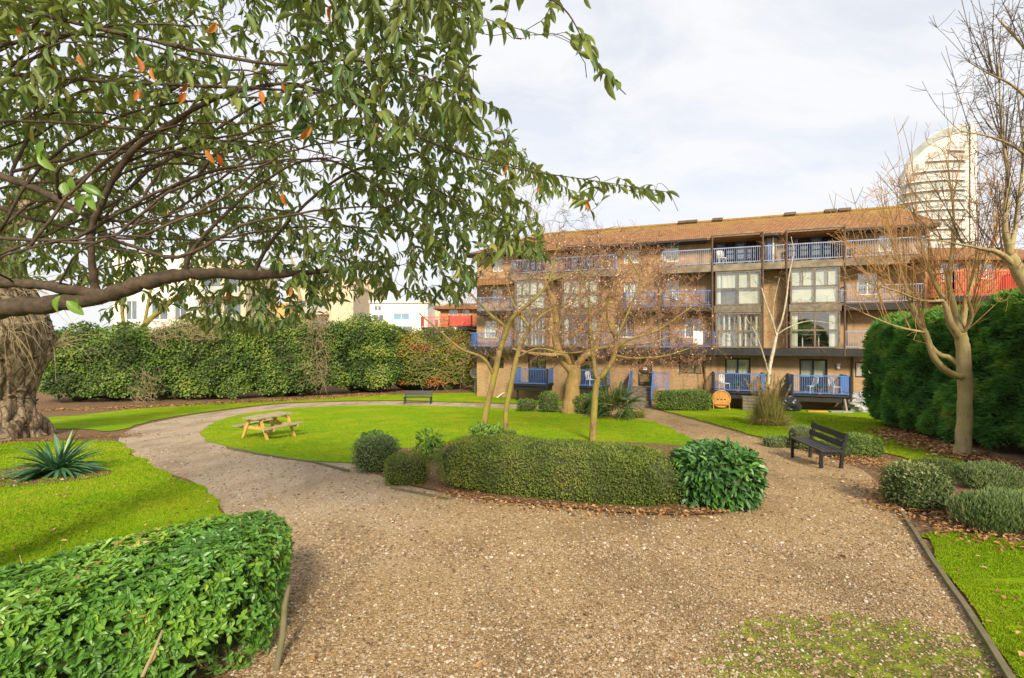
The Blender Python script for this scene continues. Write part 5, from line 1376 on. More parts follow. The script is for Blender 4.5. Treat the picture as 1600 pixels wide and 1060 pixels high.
# ---- bare trees
def bare_tree(name, label, cat, limbs, crown_poly, depth, ntw, trunkmat, twigmat, seed, bud=0, group=None, sides=9, up=.2, fine=3, tw_kw=None, base=None, budmat='bud', tipr=.0042, nshoot=0, shootlen=(1.2, 3.0), shootr=.012):
    r = np.random.default_rng(seed)
    q0 = limb(limbs[0], 6); b = q0[0, :3].copy()
    t = thing(name, label, cat, b, group=group)
    sk = Skel()
    for k, L_ in enumerate(limbs):
        q = limb(L_, 6); sk.add(q[:, :3], q[:, 3])
        if k == 0: q[0, 3] *= 1.2
        jit = r.normal(size=(len(q), 3)) * q[:, 3:4] * .04
        m = MB(); m.tube(q[:, :3] + jit, q[:, 3] * (1 + .022 * r.normal(size=len(q))), sides if k == 0 else 7)
        m.build('trunk' if k == 0 else 'limb', M[trunkmat], t, smooth=True)
    S = sample(ntw, crown_poly, 0, 1, r); S[:, :2] += r.normal(size=(len(S), 2)) * 20 * (r.random((len(S), 1)) < .6)
    cdep = depth[0] + (depth[1] - depth[0]) * S[:, 2]
    T_ = np.array([pt(a, b2, d) for (a, b2, _), d in zip(S, cdep)])
    kw = dict(lift=up, fwd=.45, maxlen=3.2, nseg=7, rk=.0075, tip=tipr, wob=.09); kw.update(tw_kw or {})
    tw = colonise(sk, T_, r, **kw)
    m = MB(); bp = []
    for C, rad in tw:
        m.tube(C, rad, 4, cap=False)
        for _ in range(fine):
            k = r.integers(2, len(C)); d = unit(C[k] - C[k - 1]); l = r.uniform(.15, .5) * min(1, np.linalg.norm(C[-1] - C[0]) + .2)
            e = C[k] + unit(d + r.normal(size=3) * .65 + (0, 0, up)) * l
            m.tube([C[k], (C[k] + e) / 2 + r.normal(size=3) * .03 * l, e], [tipr * .9, tipr * .8, tipr * .6], 3, cap=False)
            bp += [e, C[k]]
    if nshoot:     # long straight shoots off the upper limbs
        SP, SD, SR = sk.arr(); ok = np.where((SR < .09) & (SP[:, 2] > q0[-1, 2] - .2))[0]; top = q0[-1, :3]
        for _ in range(nshoot):
            j = r.choice(ok); o_ = SP[j] - top; o_[2] *= .4
            d = unit(unit(o_) * r.uniform(.2, .7) + SD[j] * .5 + np.array([0, 0, r.uniform(.5, 1.2)]) + r.normal(size=3) * .22); l = r.uniform(*shootlen); bend = r.normal(size=3) * .10 * l + np.array([0, 0, .06 * l])
            s = np.linspace(0, 1, 7)[:, None]; C = SP[j] + d * l * s + bend * s ** 2
            m.tube(C, np.linspace(min(shootr, SR[j] * .7), tipr, 7), 4, cap=False)
            for _ in range(4):
                k = r.integers(2, 6); e = C[k] + unit(d + r.normal(size=3) * .45) * l * r.uniform(.15, .4)
                m.tube([C[k], (C[k] + e) / 2 + (0, 0, -.02), e], [tipr * 1.2, tipr, tipr * .8], 3, cap=False)
    m.build('twigs', M[twigmat], t)
    if bud:
        bp = np.array(bp); bp = bp[r.integers(len(bp), size=bud)] + r.normal(size=(bud, 3)) * .04
        m = MB(); leaves(m, LEAF_SMALL, bp, r.normal(size=(bud, 3)), r.normal(size=(bud, 3)), .05 * r.uniform(.5, 1.3, bud), .04, r.random(bud) ** 1.2); m.build('buds', LM[budmat], t)
    return t
G4 = None
def tb_(px, py): return gp(px, py)[1]
d1 = tb_(755, 686)
bare_tree('cherry_tree', 'bare mossy cherry tree with a forked trunk leaning right, left of the pair', 'tree',
    [[(752, 690, d1, 0.1290), (760, 640, d1, 0.1075), (772, 590, d1, 0.0989), (780, 548, d1, 0.0989)],
     [(778, 560, d1, 0.0860), (790, 520, d1, 0.0860), (803, 495, d1 - .2, 0.0731), (838, 465, d1 - .4, 0.0516), (858, 440, d1 - .5, 0.0430), (866, 410, d1 - .5, 0.0301), (872, 370, d1 - .6, 0.0172)],
     [(780, 548, d1, 0.0774), (790, 515, d1 + .1, 0.0645), (770, 495, d1 + .3, 0.0516), (745, 470, d1 + .4, 0.0387), (720, 440, d1 + .5, 0.0258)],
     [(771, 585, d1, 0.0559), (755, 560, d1 - .2, 0.0516), (720, 545, d1 - .4, 0.0387), (690, 520, d1 - .5, 0.0301), (655, 490, d1 - .6, 0.0189)],
     [(858, 440, d1 - .5, 0.0258), (900, 425, d1 - .6, 0.0189), (945, 405, d1 - .7, 0.0120)]],
    [(650, 500), (690, 420), (760, 360), (830, 300), (900, 310), (960, 380), (980, 460), (930, 520), (850, 540), (760, 560), (680, 540)], (d1 - 1.8, d1 + 1.6), 620, 'bark_cherry', 'twig_brown', 201, bud=500, fine=5)
d2 = tb_(793, 688)
bare_tree('cherry_tree', 'thin leaning cherry tree with a mossy foot, right of the forked pair', 'tree',
    [[(793, 690, d2, 0.0966), (790, 650, d2, 0.0840), (797, 610, d2, 0.0798), (807, 560, d2, 0.0840), (820, 525, d2, 0.0756)],
     [(818, 530, d2, 0.0630), (826, 512, d2, 0.0546), (815, 495, d2 + .2, 0.0420), (800, 470, d2 + .3, 0.0294), (790, 430, d2 + .4, 0.0168)],
     [(806, 560, d2, 0.0420), (840, 545, d2 - .4, 0.0336), (890, 552, d2 - .6, 0.0252), (960, 540, d2 - .8, 0.0151)],
     [(824, 520, d2, 0.0462), (850, 490, d2 + .2, 0.0336), (900, 470, d2 + .4, 0.0210), (960, 440, d2 + .5, 0.0126)]],
    [(720, 470), (780, 390), (860, 360), (960, 390), (1000, 470), (980, 550), (880, 565), (800, 540)], (d2 - 1.2, d2 + 1.8), 480, 'bark_cherry', 'twig_red', 202, bud=800, fine=6)
d3 = tb_(890, 646)
bare_tree('cherry_tree', 'thick orange brown bare cherry trunk by the far path in front of a blue deck', 'tree',
    [[(889, 648, d3, .46), (893, 620, d3, .42), (897, 590, d3, .38), (897, 570, d3, .36)],
     [(894, 580, d3, .26), (878, 560, d3, .22), (868, 530, d3, .20), (870, 505, d3 - .2, .18), (862, 470, d3 - .3, .12), (850, 430, d3 - .3, .07)],
     [(890, 570, d3, .18), (880, 553, d3 - .5, .16), (862, 555, d3 - .9, .12), (830, 552, d3 - 1.3, .08), (800, 545, d3 - 1.6, .05)],
     [(900, 572, d3, .20), (915, 556, d3 - .3, .18), (930, 548, d3 - .4, .16), (935, 520, d3 - .4, .12), (950, 470, d3, .08), (990, 420, d3, .05)],
     [(888, 530, d3, .12), (905, 515, d3, .11), (925, 490, d3 + .3, .08), (960, 455, d3 + .5, .05)],
     [(866, 520, d3 - .1, .10), (890, 480, d3 - .4, .07), (915, 440, d3 - .6, .05), (940, 400, d3 - .6, .03)],
     [(932, 545, d3 - .4, .10), (970, 540, d3 - 1, .08), (1020, 535, d3 - 1.4, .05), (1060, 520, d3 - 1.5, .03)]],
    [(760, 540), (770, 460), (830, 390), (920, 370), (1010, 385), (1060, 430), (1080, 500), (1040, 545), (960, 560), (850, 560)], (d3 - 3.0, d3 + 2.2), 1250, 'bark_thick', 'twig_red', 203, bud=2000, fine=6, tipr=.0075, tw_kw=dict(maxlen=6, rk=.008))
d4 = tb_(928, 690)
bare_tree('cherry_tree', 'straight mossy cherry tree forking low, rising behind the clipped hedge', 'tree',
    [[(926, 692, d4, 0.1161), (928, 650, d4, 0.1075), (931, 610, d4, 0.1032), (935, 588, d4, 0.1032)],
     [(932, 592, d4, 0.0774), (928, 565, d4, 0.0731), (925, 540, d4 + .1, 0.0688), (922, 505, d4 + .2, 0.0602), (920, 470, d4 + .3, 0.0387), (905, 420, d4 + .4, 0.0215)],
     [(937, 592, d4, 0.0860), (950, 575, d4 - .1, 0.0817), (960, 555, d4 - .2, 0.0774), (962, 530, d4 - .3, 0.0645), (955, 515, d4 - .4, 0.0430), (948, 490, d4 - .5, 0.0301), (960, 440, d4 - .5, 0.0172)],
     [(961, 545, d4 - .2, 0.0516), (985, 530, d4 - .4, 0.0430), (1030, 515, d4 - .6, 0.0301), (1080, 480, d4 - .8, 0.0172)],
     [(962, 556, d4 - .2, 0.0430), (990, 560, d4 - .5, 0.0344), (1040, 556, d4 - .8, 0.0258), (1090, 540, d4 - 1.0, 0.0155)],
     [(962, 530, d4 - .3, 0.0430), (985, 480, d4 - .3, 0.0344), (1000, 440, d4 - .2, 0.0301), (990, 415, d4, 0.0215), (970, 385, d4, 0.0129)]],
    [(850, 500), (880, 420), (940, 370), (1010, 380), (1060, 420), (1110, 480), (1125, 540), (1080, 580), (1000, 585), (930, 560)], (d4 - 1.6, d4 + 2.2), 1300, 'bark_cherry', 'twig_red', 204, bud=2300, fine=6)
# birch
d5 = tb_(1200, 655)
bare_tree('birch_tree', 'slender white barked birch rising out of the pampas grass before the brick block', 'tree',
    [[(1196, 658, d5, 0.0864), (1200, 610, d5, 0.0828), (1203, 575, d5, 0.0792), (1209, 545, d5, 0.0756), (1214, 520, d5, 0.0612)],
     [(1213, 525, d5, 0.0504), (1205, 495, d5, 0.0396), (1197, 475, d5, 0.0324), (1190, 450, d5, 0.0216)],
     [(1214, 520, d5, 0.0540), (1222, 500, d5 - .1, 0.0432), (1229, 465, d5 - .2, 0.0360), (1233, 430, d5 - .2, 0.0288), (1240, 395, d5 - .2, 0.0180), (1236, 370, d5 - .2, 0.0108)],
     [(1216, 522, d5, 0.0360), (1232, 512, d5 - .3, 0.0288), (1262, 502, d5 - .6, 0.0180), (1300, 505, d5 - .9, 0.0101)],
     [(1201, 585, d5, 0.0360), (1192, 552, d5 - .2, 0.0288), (1180, 520, d5 - .4, 0.0216), (1165, 495, d5 - .5, 0.0130)],
     [(1214, 530, d5, 0.0288), (1208, 500, d5 - .3, 0.0216), (1210, 470, d5 - .5, 0.0144), (1218, 435, d5 - .6, 0.0086)]],
    [(1150, 500), (1175, 420), (1215, 370), (1250, 380), (1280, 440), (1320, 500), (1260, 530), (1190, 550)], (d5 - 1.5, d5 + .8), 130, 'birch', 'twig_red', 205, fine=3, tipr=.006)
# smooth barked tree on the right
d6 = tb_(1505, 713)
SH = [(1405, 300), (1375, 330), (1350, 300), (1440, 250), (1480, 230), (1520, 200), (1560, 240), (1590, 280), (1600, 350), (1330, 345), (1300, 400), (1420, 360), (1460, 310), (1540, 300)]
bare_tree('bare_tree', 'smooth tan barked tree with many upright bare shoots in front of the conifer hedge', 'tree',
    [[(1503, 716, d6, 0.2132), (1505, 690, d6, 0.1740), (1508, 640, d6, 0.1610), (1508, 590, d6, 0.1610), (1504, 540, d6, 0.1479), (1500, 520, d6, 0.1392)],
     [(1505, 590, d6, 0.0870), (1484, 583, d6 - .2, 0.0827), (1460, 560, d6 - .4, 0.0740), (1446, 520, d6 - .5, 0.0609), (1428, 490, d6 - .5, 0.0522), (1416, 450, d6 - .6, 0.0348), (1400, 400, d6 - .6, 0.0174)],
     [(1504, 572, d6, 0.0783), (1485, 560, d6 + .2, 0.0696), (1462, 550, d6 + .3, 0.0609), (1440, 515, d6 + .3, 0.0522), (1424, 470, d6 + .3, 0.0391), (1408, 420, d6 + .3, 0.0174)],
     [(1500, 528, d6, 0.1044), (1485, 505, d6 - .1, 0.0870), (1475, 470, d6 - .2, 0.0696), (1455, 430, d6 - .2, 0.0435), (1440, 380, d6 - .3, 0.0261), (1425, 320, d6 - .3, 0.0130)],
     [(1500, 520, d6, 0.1044), (1490, 480, d6, 0.0783), (1482, 440, d6, 0.0609), (1488, 390, d6, 0.0435), (1490, 330, d6, 0.0261), (1480, 250, d6, 0.0104)],
     [(1502, 520, d6, 0.0870), (1510, 470, d6 + .1, 0.0609), (1520, 440, d6 + .2, 0.0435), (1545, 400, d6 + .2, 0.0261), (1565, 330, d6 + .2, 0.0122)],
     [(1503, 525, d6, 0.0522), (1518, 495, d6 - .3, 0.0435), (1512, 460, d6 - .5, 0.0305), (1525, 410, d6 - .6, 0.0174), (1530, 330, d6 - .6, 0.0087)],
     [(1474, 470, d6 - .2, 0.0435), (1440, 470, d6 - .6, 0.0305), (1400, 455, d6 - .9, 0.0191), (1350, 440, d6 - 1.2, 0.0104)],
     [(1446, 520, d6 - .5, 0.0305), (1400, 510, d6 - .8, 0.0218), (1350, 490, d6 - 1.1, 0.0104)]],
    [(1310, 480), (1300, 400), (1330, 320), (1370, 280), (1440, 230), (1520, 190), (1600, 200), (1610, 380), (1590, 450), (1520, 470), (1430, 470)], (d6 - 1.8, d6 + 1.6), 380, 'bark_right', 'twig_gold', 206, fine=3, up=.5, tw_kw=dict(lift=.05, fwd=.6, maxlen=3.5, rk=.004, wob=.05), tipr=.005, nshoot=120, shootlen=(1.0, 2.6), shootr=.015)
# second bare tree beyond the right edge of the frame
d7 = 10.2
bare_tree('bare_tree', 'dark bare tree leaning in from the right edge with fine curving twigs against the sky', 'tree',
    [[(1740, 725, d7, .26), (1725, 640, d7, .22), (1690, 560, d7, .19), (1640, 490, d7, .16), (1600, 440, d7, .13), (1578, 400, d7, .10)],
     [(1585, 415, d7, .07), (1560, 395, d7 - .1, .055), (1530, 388, d7 - .2, .035), (1490, 380, d7 - .3, .02), (1440, 372, d7 - .4, .01)],
     [(1578, 400, d7, .07), (1570, 350, d7 - .1, .05), (1575, 280, d7 - .1, .035), (1565, 200, d7 - .2, .02), (1560, 100, d7 - .2, .01)],
     [(1690, 560, d7, .12), (1680, 430, d7, .09), (1650, 300, d7, .07), (1640, 180, d7, .05), (1610, 90, d7, .03), (1560, 30, d7, .015)],
     [(1650, 300, d7, .05), (1600, 240, d7 - .2, .03), (1550, 215, d7 - .3, .02), (1500, 205, d7 - .4, .01)],
     [(1645, 200, d7, .04), (1590, 140, d7 - .2, .025), (1545, 115, d7 - .3, .015), (1510, 95, d7 - .4, .008)],
     [(1578, 400, d7, .05), (1590, 330, d7 + .3, .035), (1598, 240, d7 + .4, .02), (1590, 150, d7 + .4, .012)]],
    [(1440, 400), (1470, 330), (1500, 230), (1505, 110), (1530, 20), (1600, -30), (1700, -20), (1700, 350), (1620, 420), (1540, 430)], (d7 - 1.0, d7 + 1.4), 650, 'bark_right', 'twig_brown', 207, fine=3, up=.0, tw_kw=dict(lift=-.15, fwd=.5, maxlen=2.6, rk=.004, wob=.04), tipr=.0045, nshoot=90, shootlen=(.8, 2.0), shootr=.012)

# ---- old gnarled trunk on the left
d8 = tb_(20, 686); c0 = gp(20, 686)
old = thing('gnarled_tree', 'massive gnarled pollarded trunk with burrs and tan whiskery shoots at the left edge', 'tree', (c0[0] - .9, c0[1], c0[2]))
r = np.random.default_rng(301)
zz = np.linspace(-.1, 7.2, 150); nS = 150
prof = np.interp(zz, [-.1, .3, .8, 1.4, 2.0, 2.7, 3.3, 3.9, 4.6, 5.6, 7.2], [1.46, 1.34, 1.20, 1.24, 1.42, 1.72, 1.80, 1.66, 1.35, .95, .55])
ang = np.linspace(0, 2 * math.pi, nS, endpoint=False)
A_, Z_ = np.meshgrid(ang, zz); Rr = np.repeat(prof[:, None], nS, 1)
ux, uy = np.cos(A_), np.sin(A_)
q = np.stack([ux * 1.3, uy * 1.3, Z_ * .55], -1).reshape(-1, 3)
bul = snoise(q, 2.2, 302, 3).reshape(Rr.shape); fine = snoise(q * (1, 1, .35), 11, 303, 2).reshape(Rr.shape); fl = snoise(q * (1, 1, .12), 6, 304, 2).reshape(Rr.shape)
fl2 = 1 - 4 * np.abs(snoise(q * (1, 1, .25), 7.5, 306, 2).reshape(Rr.shape))
lowb = np.clip(1.5 - Z_, 0, 1)
Rr = Rr * (1 + 0.09 * bul + .05 * fl - .06 * np.maximum(0, fl2) + .04 * fine + lowb * .16 * np.abs(snoise(q, 9, 305, 2)).reshape(Rr.shape))
V = np.stack([c0[0] - 1.05 + Rr * ux * .92, c0[1] + .2 + Rr * uy, c0[2] + Z_], -1).reshape(-1, 3)
i = np.arange(len(zz) - 1)[:, None] * nS; j = np.arange(nS)[None]; k = (j + 1) % nS
m = MB(); m.add(V, quads=np.stack([i + j, i + k, i + nS + k, i + nS + j], -1).reshape(-1, 4)); m.build('trunk', M['bark_old'], old, smooth=True)
m = MB()
for _ in range(260):   # burr shoots
    z = r.uniform(.05, 1.7) if _ < 150 else r.uniform(2.4, 5); a = r.uniform(-2.6, .6); R0 = np.interp(z, zz, prof) * .95
    p = np.array([c0[0] - 1.05 + R0 * math.cos(a) * .92, c0[1] + .2 + R0 * math.sin(a), c0[2] + z]); o_ = np.array([math.cos(a), math.sin(a), r.normal() * .5]); l = r.uniform(.06, .22)
    m.tube([p, p + o_ * l], [r.uniform(.02, .07), .012], 5)
m.build('burrs', M['bark_old'], old, smooth=True)
m = MB()
for h in range(12):
    z = r.uniform(3.0, 5.2); a = r.uniform(-2.3, .5); R0 = np.interp(z, zz, prof); p = np.array([c0[0] - 1.05 + R0 * math.cos(a) * .9, c0[1] + .2 + R0 * math.sin(a), c0[2] + z])
    for _ in range(15):
        o_ = unit(np.array([math.cos(a), math.sin(a), .1]) + r.normal(size=3) * .8); l = r.uniform(.6, 1.9)
        m.tube([p, p + o_ * l * .4 + (0, 0, .12 * l), p + o_ * l * .75 + (0, 0, .05 * l), p + o_ * l + (0, 0, -.22 * l)], [.013, .010, .007, .004], 4, cap=False)
m.build('shoots', M['tan_twig'], old)
# bare limbs rising from its top
m = MB()
for _ in range(9):
    a = r.uniform(-1, 1.2); p = np.array([c0[0] - 1, c0[1], c0[2] + 6.5]); o_ = np.array([math.sin(a) * .9 + .2, r.normal() * .3, 1.0]); l = r.uniform(3, 5)
    m.tube(spline([p, p + o_ * l * .4 + r.normal(size=3) * .3, p + o_ * l + r.normal(size=3) * .4], 4), np.linspace(.2, .04, 9), 6)
m.build('limbs', M['bark_old'], old, smooth=True)
# leaning yellow-barked bare tree standing behind the long ivy hedge
bare_tree('bare_tree', 'yellow barked sapling leaning behind the dark ivy hedge', 'tree',
    [[(195, 640, 38, .25), (200, 560, 38, .22), (225, 510, 38, .2), (260, 478, 38, .18), (300, 440, 38, .12), (330, 400, 38, .06)],
     [(200, 560, 38, .15), (190, 480, 38, .12), (185, 400, 38, .07), (170, 320, 38, .03)], [(225, 510, 38, .12), (240, 430, 38, .09), (260, 350, 38, .05), (270, 270, 38, .02)]],
    [(120, 480), (140, 330), (220, 260), (330, 300), (400, 400), (380, 470), (250, 490)], (36, 40), 220, 'bark_cherry', 'twig_gold', 208, fine=2, tipr=.008, tw_kw=dict(maxlen=6, rk=.008))
bare_tree('bare_tree', 'pale bare tree standing behind the green ivy hedge before the cream buildings', 'tree',
    [[(470, 640, 41, .22), (468, 560, 41, .2), (472, 500, 41, .17), (466, 450, 41, .12), (455, 400, 41, .06)], [(470, 520, 41, .12), (500, 470, 41, .09), (530, 430, 41, .05), (560, 390, 41, .03)], [(468, 540, 41, .1), (430, 490, 41, .08), (395, 440, 41, .05), (370, 400, 41, .03)]],
    [(350, 490), (350, 420), (420, 370), (520, 370), (600, 420), (600, 480), (500, 505)], (39.5, 43), 300, 'bark_right', 'twig_gold', 209, fine=3, tipr=.008, tw_kw=dict(maxlen=6, rk=.008))
# ------------------------------------------------------------------ buildings behind
M['render_white'] = plain('white_render', (0.80, 0.77, 0.68), 0.85, 0.07, 0.6, 0.0)
M['render_cream'] = plain('cream_render', (0.62, 0.52, 0.36), 0.85, 0.10, 0.6, 0.0)
M['render_orange'] = plain('orange_render', (0.66, 0.40, 0.14), 0.85, 0.10, 0.6, 0.0)
M['render_beige'] = plain('beige_cladding', (0.50, 0.42, 0.30), 0.85, 0.15, 0.4, 0.0)
M['pane_dark'] = plain('reflecting_pane', (0.16, 0.20, 0.23), 0.08, 0.3, 0.5, 0.0, spec=0.8)
M['pane_blue'] = plain('sky_blue_pane', (0.20, 0.38, 0.50), 0.08, 0.15, 0.5, 0.0, spec=0.8)
M['tower_wall'] = plain('hazy_tower_wall', (0.74, 0.69, 0.58), 0.7, 0.12, 0.2, 0.0)  # tower tones lightened so distance haze sits in the colour
M['tower_pale'] = plain('white_tower_wall', (0.82, 0.78, 0.68), 0.6, 0.05, 0.2, 0.0)
M['tower_band'] = plain('tower_glazing_band', (0.55, 0.51, 0.43), 0.7, 0.2, 0.3, 0.0)  # duller tone for some of the glazing bands
M['tower_glass'] = plain('green_tower_glass', (0.50, 0.52, 0.45), 0.12, 0.25, 0.3, 0.0, spec=0.8)

def block(label, px0, px1, top, d, wall, rows, depth=8, name='white_building', winmat='pane_dark', winset=(), flat=True, bal=None):
    """a far block facing the garden: wall, flat roof with parapet, every window a part with its pane"""
    x0, x1 = (px0 - 800) / FPX * d, (px1 - 800) / FPX * d; zt = CZ - (top - HY) / FPX * d
    t = thing(name, label, 'building', ((x0 + x1) / 2, d, 0))
    hl = [((a - 800) / FPX * d, (b - 800) / FPX * d, CZ - (c2 - HY) / FPX * d, CZ - (c1 - HY) / FPX * d, .25) for a, b, c1, c2, *_ in winset]
    m = MB(); w0 = MB(); wall_with_holes(w0, x0, x1, -.5, zt, hl, y=d)
    v = w0.arrays(); m.add(v, quads=np.arange(len(v)).reshape(-1, 4))
    m.quad((x0, d, -.5), (x0, d, zt), (x0, d + depth, zt), (x0, d + depth, -.5)); m.quad((x1, d, -.5), (x1, d + depth, -.5), (x1, d + depth, zt), (x1, d, zt)); m.quad((x0, d + depth, -.5), (x0, d + depth, zt), (x1, d + depth, zt), (x1, d + depth, -.5))
    m.build('wall', M[wall], t)
    m = MB(); m.bb(x0 - .1, x1 + .1, d - .15, d + depth + .1, zt + .003, zt + .35); m.build('roof', M[wall], t)
    for (a, b, z0, z1, _), wq in zip(hl, winset):
        m = MB(); f = .09
        for s, e in ((a, a + f), (b - f, b), ((a + b) / 2 - f / 2, (a + b) / 2 + f / 2)): m.bb(s, e, d + .08, d + .16, z0, z1)
        for s, e in ((z0, z0 + f), (z1 - f, z1)): m.bb(a, b, d + .083, d + .157, s, e)
        fr = m.build('window', M['grey_timber' if wall != 'render_white' else 'white'], t)
        m = MB(); m.quad((a, d + .12, z0), (b, d + .12, z0), (b, d + .12, z1), (a, d + .12, z1)); m.build('pane', M[wq[4] if len(wq) > 4 else winmat], fr)
    for q in bal or ():
        a, b, z0 = (q[0] - 800) / FPX * d, (q[1] - 800) / FPX * d, CZ - (q[2] - HY) / FPX * d
        m = MB(); m.bb(a, b, d - 1.3, d - .003, z0 - .2, z0); s = m.build('balcony', M[wall], t)
        m = MB(); m.bb(a, b, d - 1.28, d - 1.24, z0 + .01, z0 + 1.0); m.build('glass_front', M['tower_glass'], s)
    return t
block('bright white modern house with ribbon windows right of the beige block', 578, 668, 474, 58, 'render_white', 2, winset=[(583, 600, 492, 503), (614, 640, 490, 501, 'pane_blue'), (584, 604, 510, 521), (612, 645, 510, 520), (584, 596, 478, 486)])
block('white rendered building glimpsed through the evergreen above the picnic table', 176, 312, 400, 62, 'render_white', 3, winset=[(196, 214, 420, 445), (236, 262, 470, 500), (272, 290, 470, 500), (196, 214, 470, 500), (236, 262, 420, 445)])
block('pale building with glass fronted balconies between the white one and the orange one', 312, 384, 414, 60, 'render_cream', 3, winset=[(318, 344, 434, 456), (350, 376, 434, 456), (318, 344, 474, 500), (350, 376, 474, 500)], bal=[(314, 382, 462), (314, 382, 504)], name='cream_building')
block('orange tan house low behind the ivy hedge', 380, 446, 478, 66, 'render_orange', 1, winset=[(388, 398, 492, 506), (410, 424, 492, 506)], name='orange_house')
block('cream building behind the domed ivy bush', 446, 552, 448, 70, 'render_cream', 2, winset=[(452, 478, 470, 484), (486, 512, 470, 484), (452, 478, 498, 514), (486, 512, 498, 514)], bal=[(450, 515, 490)], name='cream_building')
block('tall beige tower block behind the white modern house', 517, 584, 438, 78, 'render_beige', 3, winset=[(523, 534, 448, 458), (540, 551, 448, 458), (557, 568, 448, 458), (523, 534, 468, 478), (540, 551, 468, 478), (557, 568, 468, 478), (540, 551, 486, 496), (557, 568, 486, 496)], name='beige_building')
block('pale house end seen between the white modern house and the red balcony', 668, 700, 478, 64, 'render_cream', 1, winset=[(674, 684, 500, 512), (688, 696, 500, 512)], name='cream_building')

# brick house with red balcony, left of the block
def red_house(name, label, px0, px1, d, py_eave, py_ridge, rail, winset, front=1.2, roofout=.6, rot=0.0):
    X = lambda p: (p - 800) / FPX * d
    Z = lambda p: CZ - (p - HY) / FPX * d
    t = thing(name, label, 'house', (X((px0 + px1) / 2), d, 0))
    hl = [(X(a), X(b), Z(c2), Z(c1), .25) for a, b, c1, c2 in winset]
    x0, x1 = X(px0), X(px1); ze, zr = Z(py_eave), Z(py_ridge)
    m = MB(); w0 = MB(); wall_with_holes(w0, x0, x1, -.5, ze, hl, y=d); v = w0.arrays(); m.add(v, quads=np.arange(len(v)).reshape(-1, 4))
    m.quad((x0, d, -.5), (x0, d, ze), (x0, d + 7, ze), (x0, d + 7, -.5)); m.quad((x1, d, -.5), (x1, d + 7, -.5), (x1, d + 7, ze), (x1, d, ze)); m.build('wall', M['brick_red'], t)
    o = roofout
    m = roof_slab([(x0 - o, d - o, ze - .05), (x1 + o, d - o, ze - .05), (x1 + o - 1.2, d + 3.5, zr), (x0 - o + 1.2, d + 3.5, zr)]); rf_ = m.build('roof', M['roof'], t)
    roof_slab([(x1 + o, d + 7 + o, ze - .05), (x0 - o, d + 7 + o, ze - .05), (x0 - o + 1.2, d + 3.5, zr), (x1 + o - 1.2, d + 3.5, zr)]).build('rear_slope', M['roof'], rf_)
    roof_slab([(x0 - o, d + 7 + o, ze - .05), (x0 - o, d - o, ze - .05), (x0 - o + 1.2, d + 3.5, zr)]).build('hip_slope', M['roof'], rf_)
    roof_slab([(x1 + o, d - o, ze - .05), (x1 + o, d + 7 + o, ze - .05), (x1 + o - 1.2, d + 3.5, zr)]).build('hip_slope', M['roof'], rf_)
    for a, b, z0, z1, _ in hl:
        window(t, a - t.location[0], b - t.location[0], z0, z1, .10, frame='white', inner='blind', cols=(.5,))
    for (a, b, top, bot, pan) in rail:
        A, B = X(a), X(b); zt_, zb_ = Z(top), Z(bot)
        m = MB(); m.bb(A, B, d - front, d - .003, zb_ - .3, zb_); s = m.build('balcony', M['black'], t)
        railing(s, [(A - t.location[0], -.1), (A - t.location[0], -front + .05), (B - t.location[0], -front + .05), (B - t.location[0], -.1)], zb_, zt_ - zb_, 'red', panels=(0, 1, 2) if pan else (), bar=.035)
    return t
# window() and railing() work in the house's own coordinates, whose origin is at the foot of the front wall
red_house('brick_house', 'orange brick house with a red painted balcony left of the main block', 688, 752, 47, 481, 470, [(662, 704, 496, 512, False), (704, 738, 494, 511, True), (738, 750, 497, 511, False)],
          [(701, 716, 484, 494), (722, 734, 484, 494), (727, 735, 518, 526), (664 + 40, 712, 518, 526)])
red_house('brick_house', 'lower brick wing with a bright red balcony above the conifer hedge', 1446, 1680, 26.5, 404, 368, [(1452, 1566, 430, 466, False)],
          [(1470, 1500, 410, 440), (1530, 1556, 408, 436), (1590, 1620, 410, 440)], front=1.5)

# the curved tower far off
d = 150.0; cx = (1462 - 800) / FPX * d; r = np.random.default_rng(5)
tw_ = thing('tower_block', 'tall pale curved tower with stacked balconies and a sloping top behind the right hand tree', 'tower', (cx, d, 0))
def tz(py): return CZ - (py - HY) / FPX * d
x_l, x_r = (1405 - 800) / FPX * d, (1516 - 800) / FPX * d
xm = (1478 - 800) / FPX * d
def topz(x):   # sloping curved top: low on the left, high on the right
    u = np.clip((x - x_l) / (x_r - x_l), 0, 1)
    return np.interp(u, [0, .03, .08, .18, .3, .45, .6, .75, .9, 1], [tz(276), tz(256), tz(242), tz(229), tz(219), tz(212), tz(207), tz(205), tz(206), tz(215)])
ZH = 12.0; nA = 40
angs = np.linspace(0, math.pi, nA); rx = (x_r - x_l) / 2; cxm = (x_l + x_r) / 2
fx = cxm - rx * np.cos(angs); fy = d - 6.0 * np.sin(angs)
def curved(mb, i0, i1, z0f, z1f, out=0.0, th=None, mi=0):
    for i in range(i0, i1):
        a, b = np.array([fx[i], fy[i]]), np.array([fx[i + 1], fy[i + 1]]); c = np.array([cxm, d + 2])
        a2, b2 = a + unit(a - c) * out, b + unit(b - c) * out
        za0, zb0 = z0f(a[0]), z0f(b[0]); za1, zb1 = z1f(a[0]), z1f(b[0])
        mb.quad((*a2, za0), (*b2, zb0), (*b2, zb1), (*a2, za1), mi=mi)
        if th:
            mb.quad((*a, za1), (*a2, za1), (*b2, zb1), (*b, zb1), mi=mi); mb.quad((*a, za0), (*b, zb0), (*b2, zb0), (*a2, za0), mi=mi)
m = MB(); curved(m, 0, nA - 1, lambda x: -1, topz); m.add([(fx[i], fy[i], topz(fx[i])) for i in range(nA)] , ngons=[list(range(nA))])
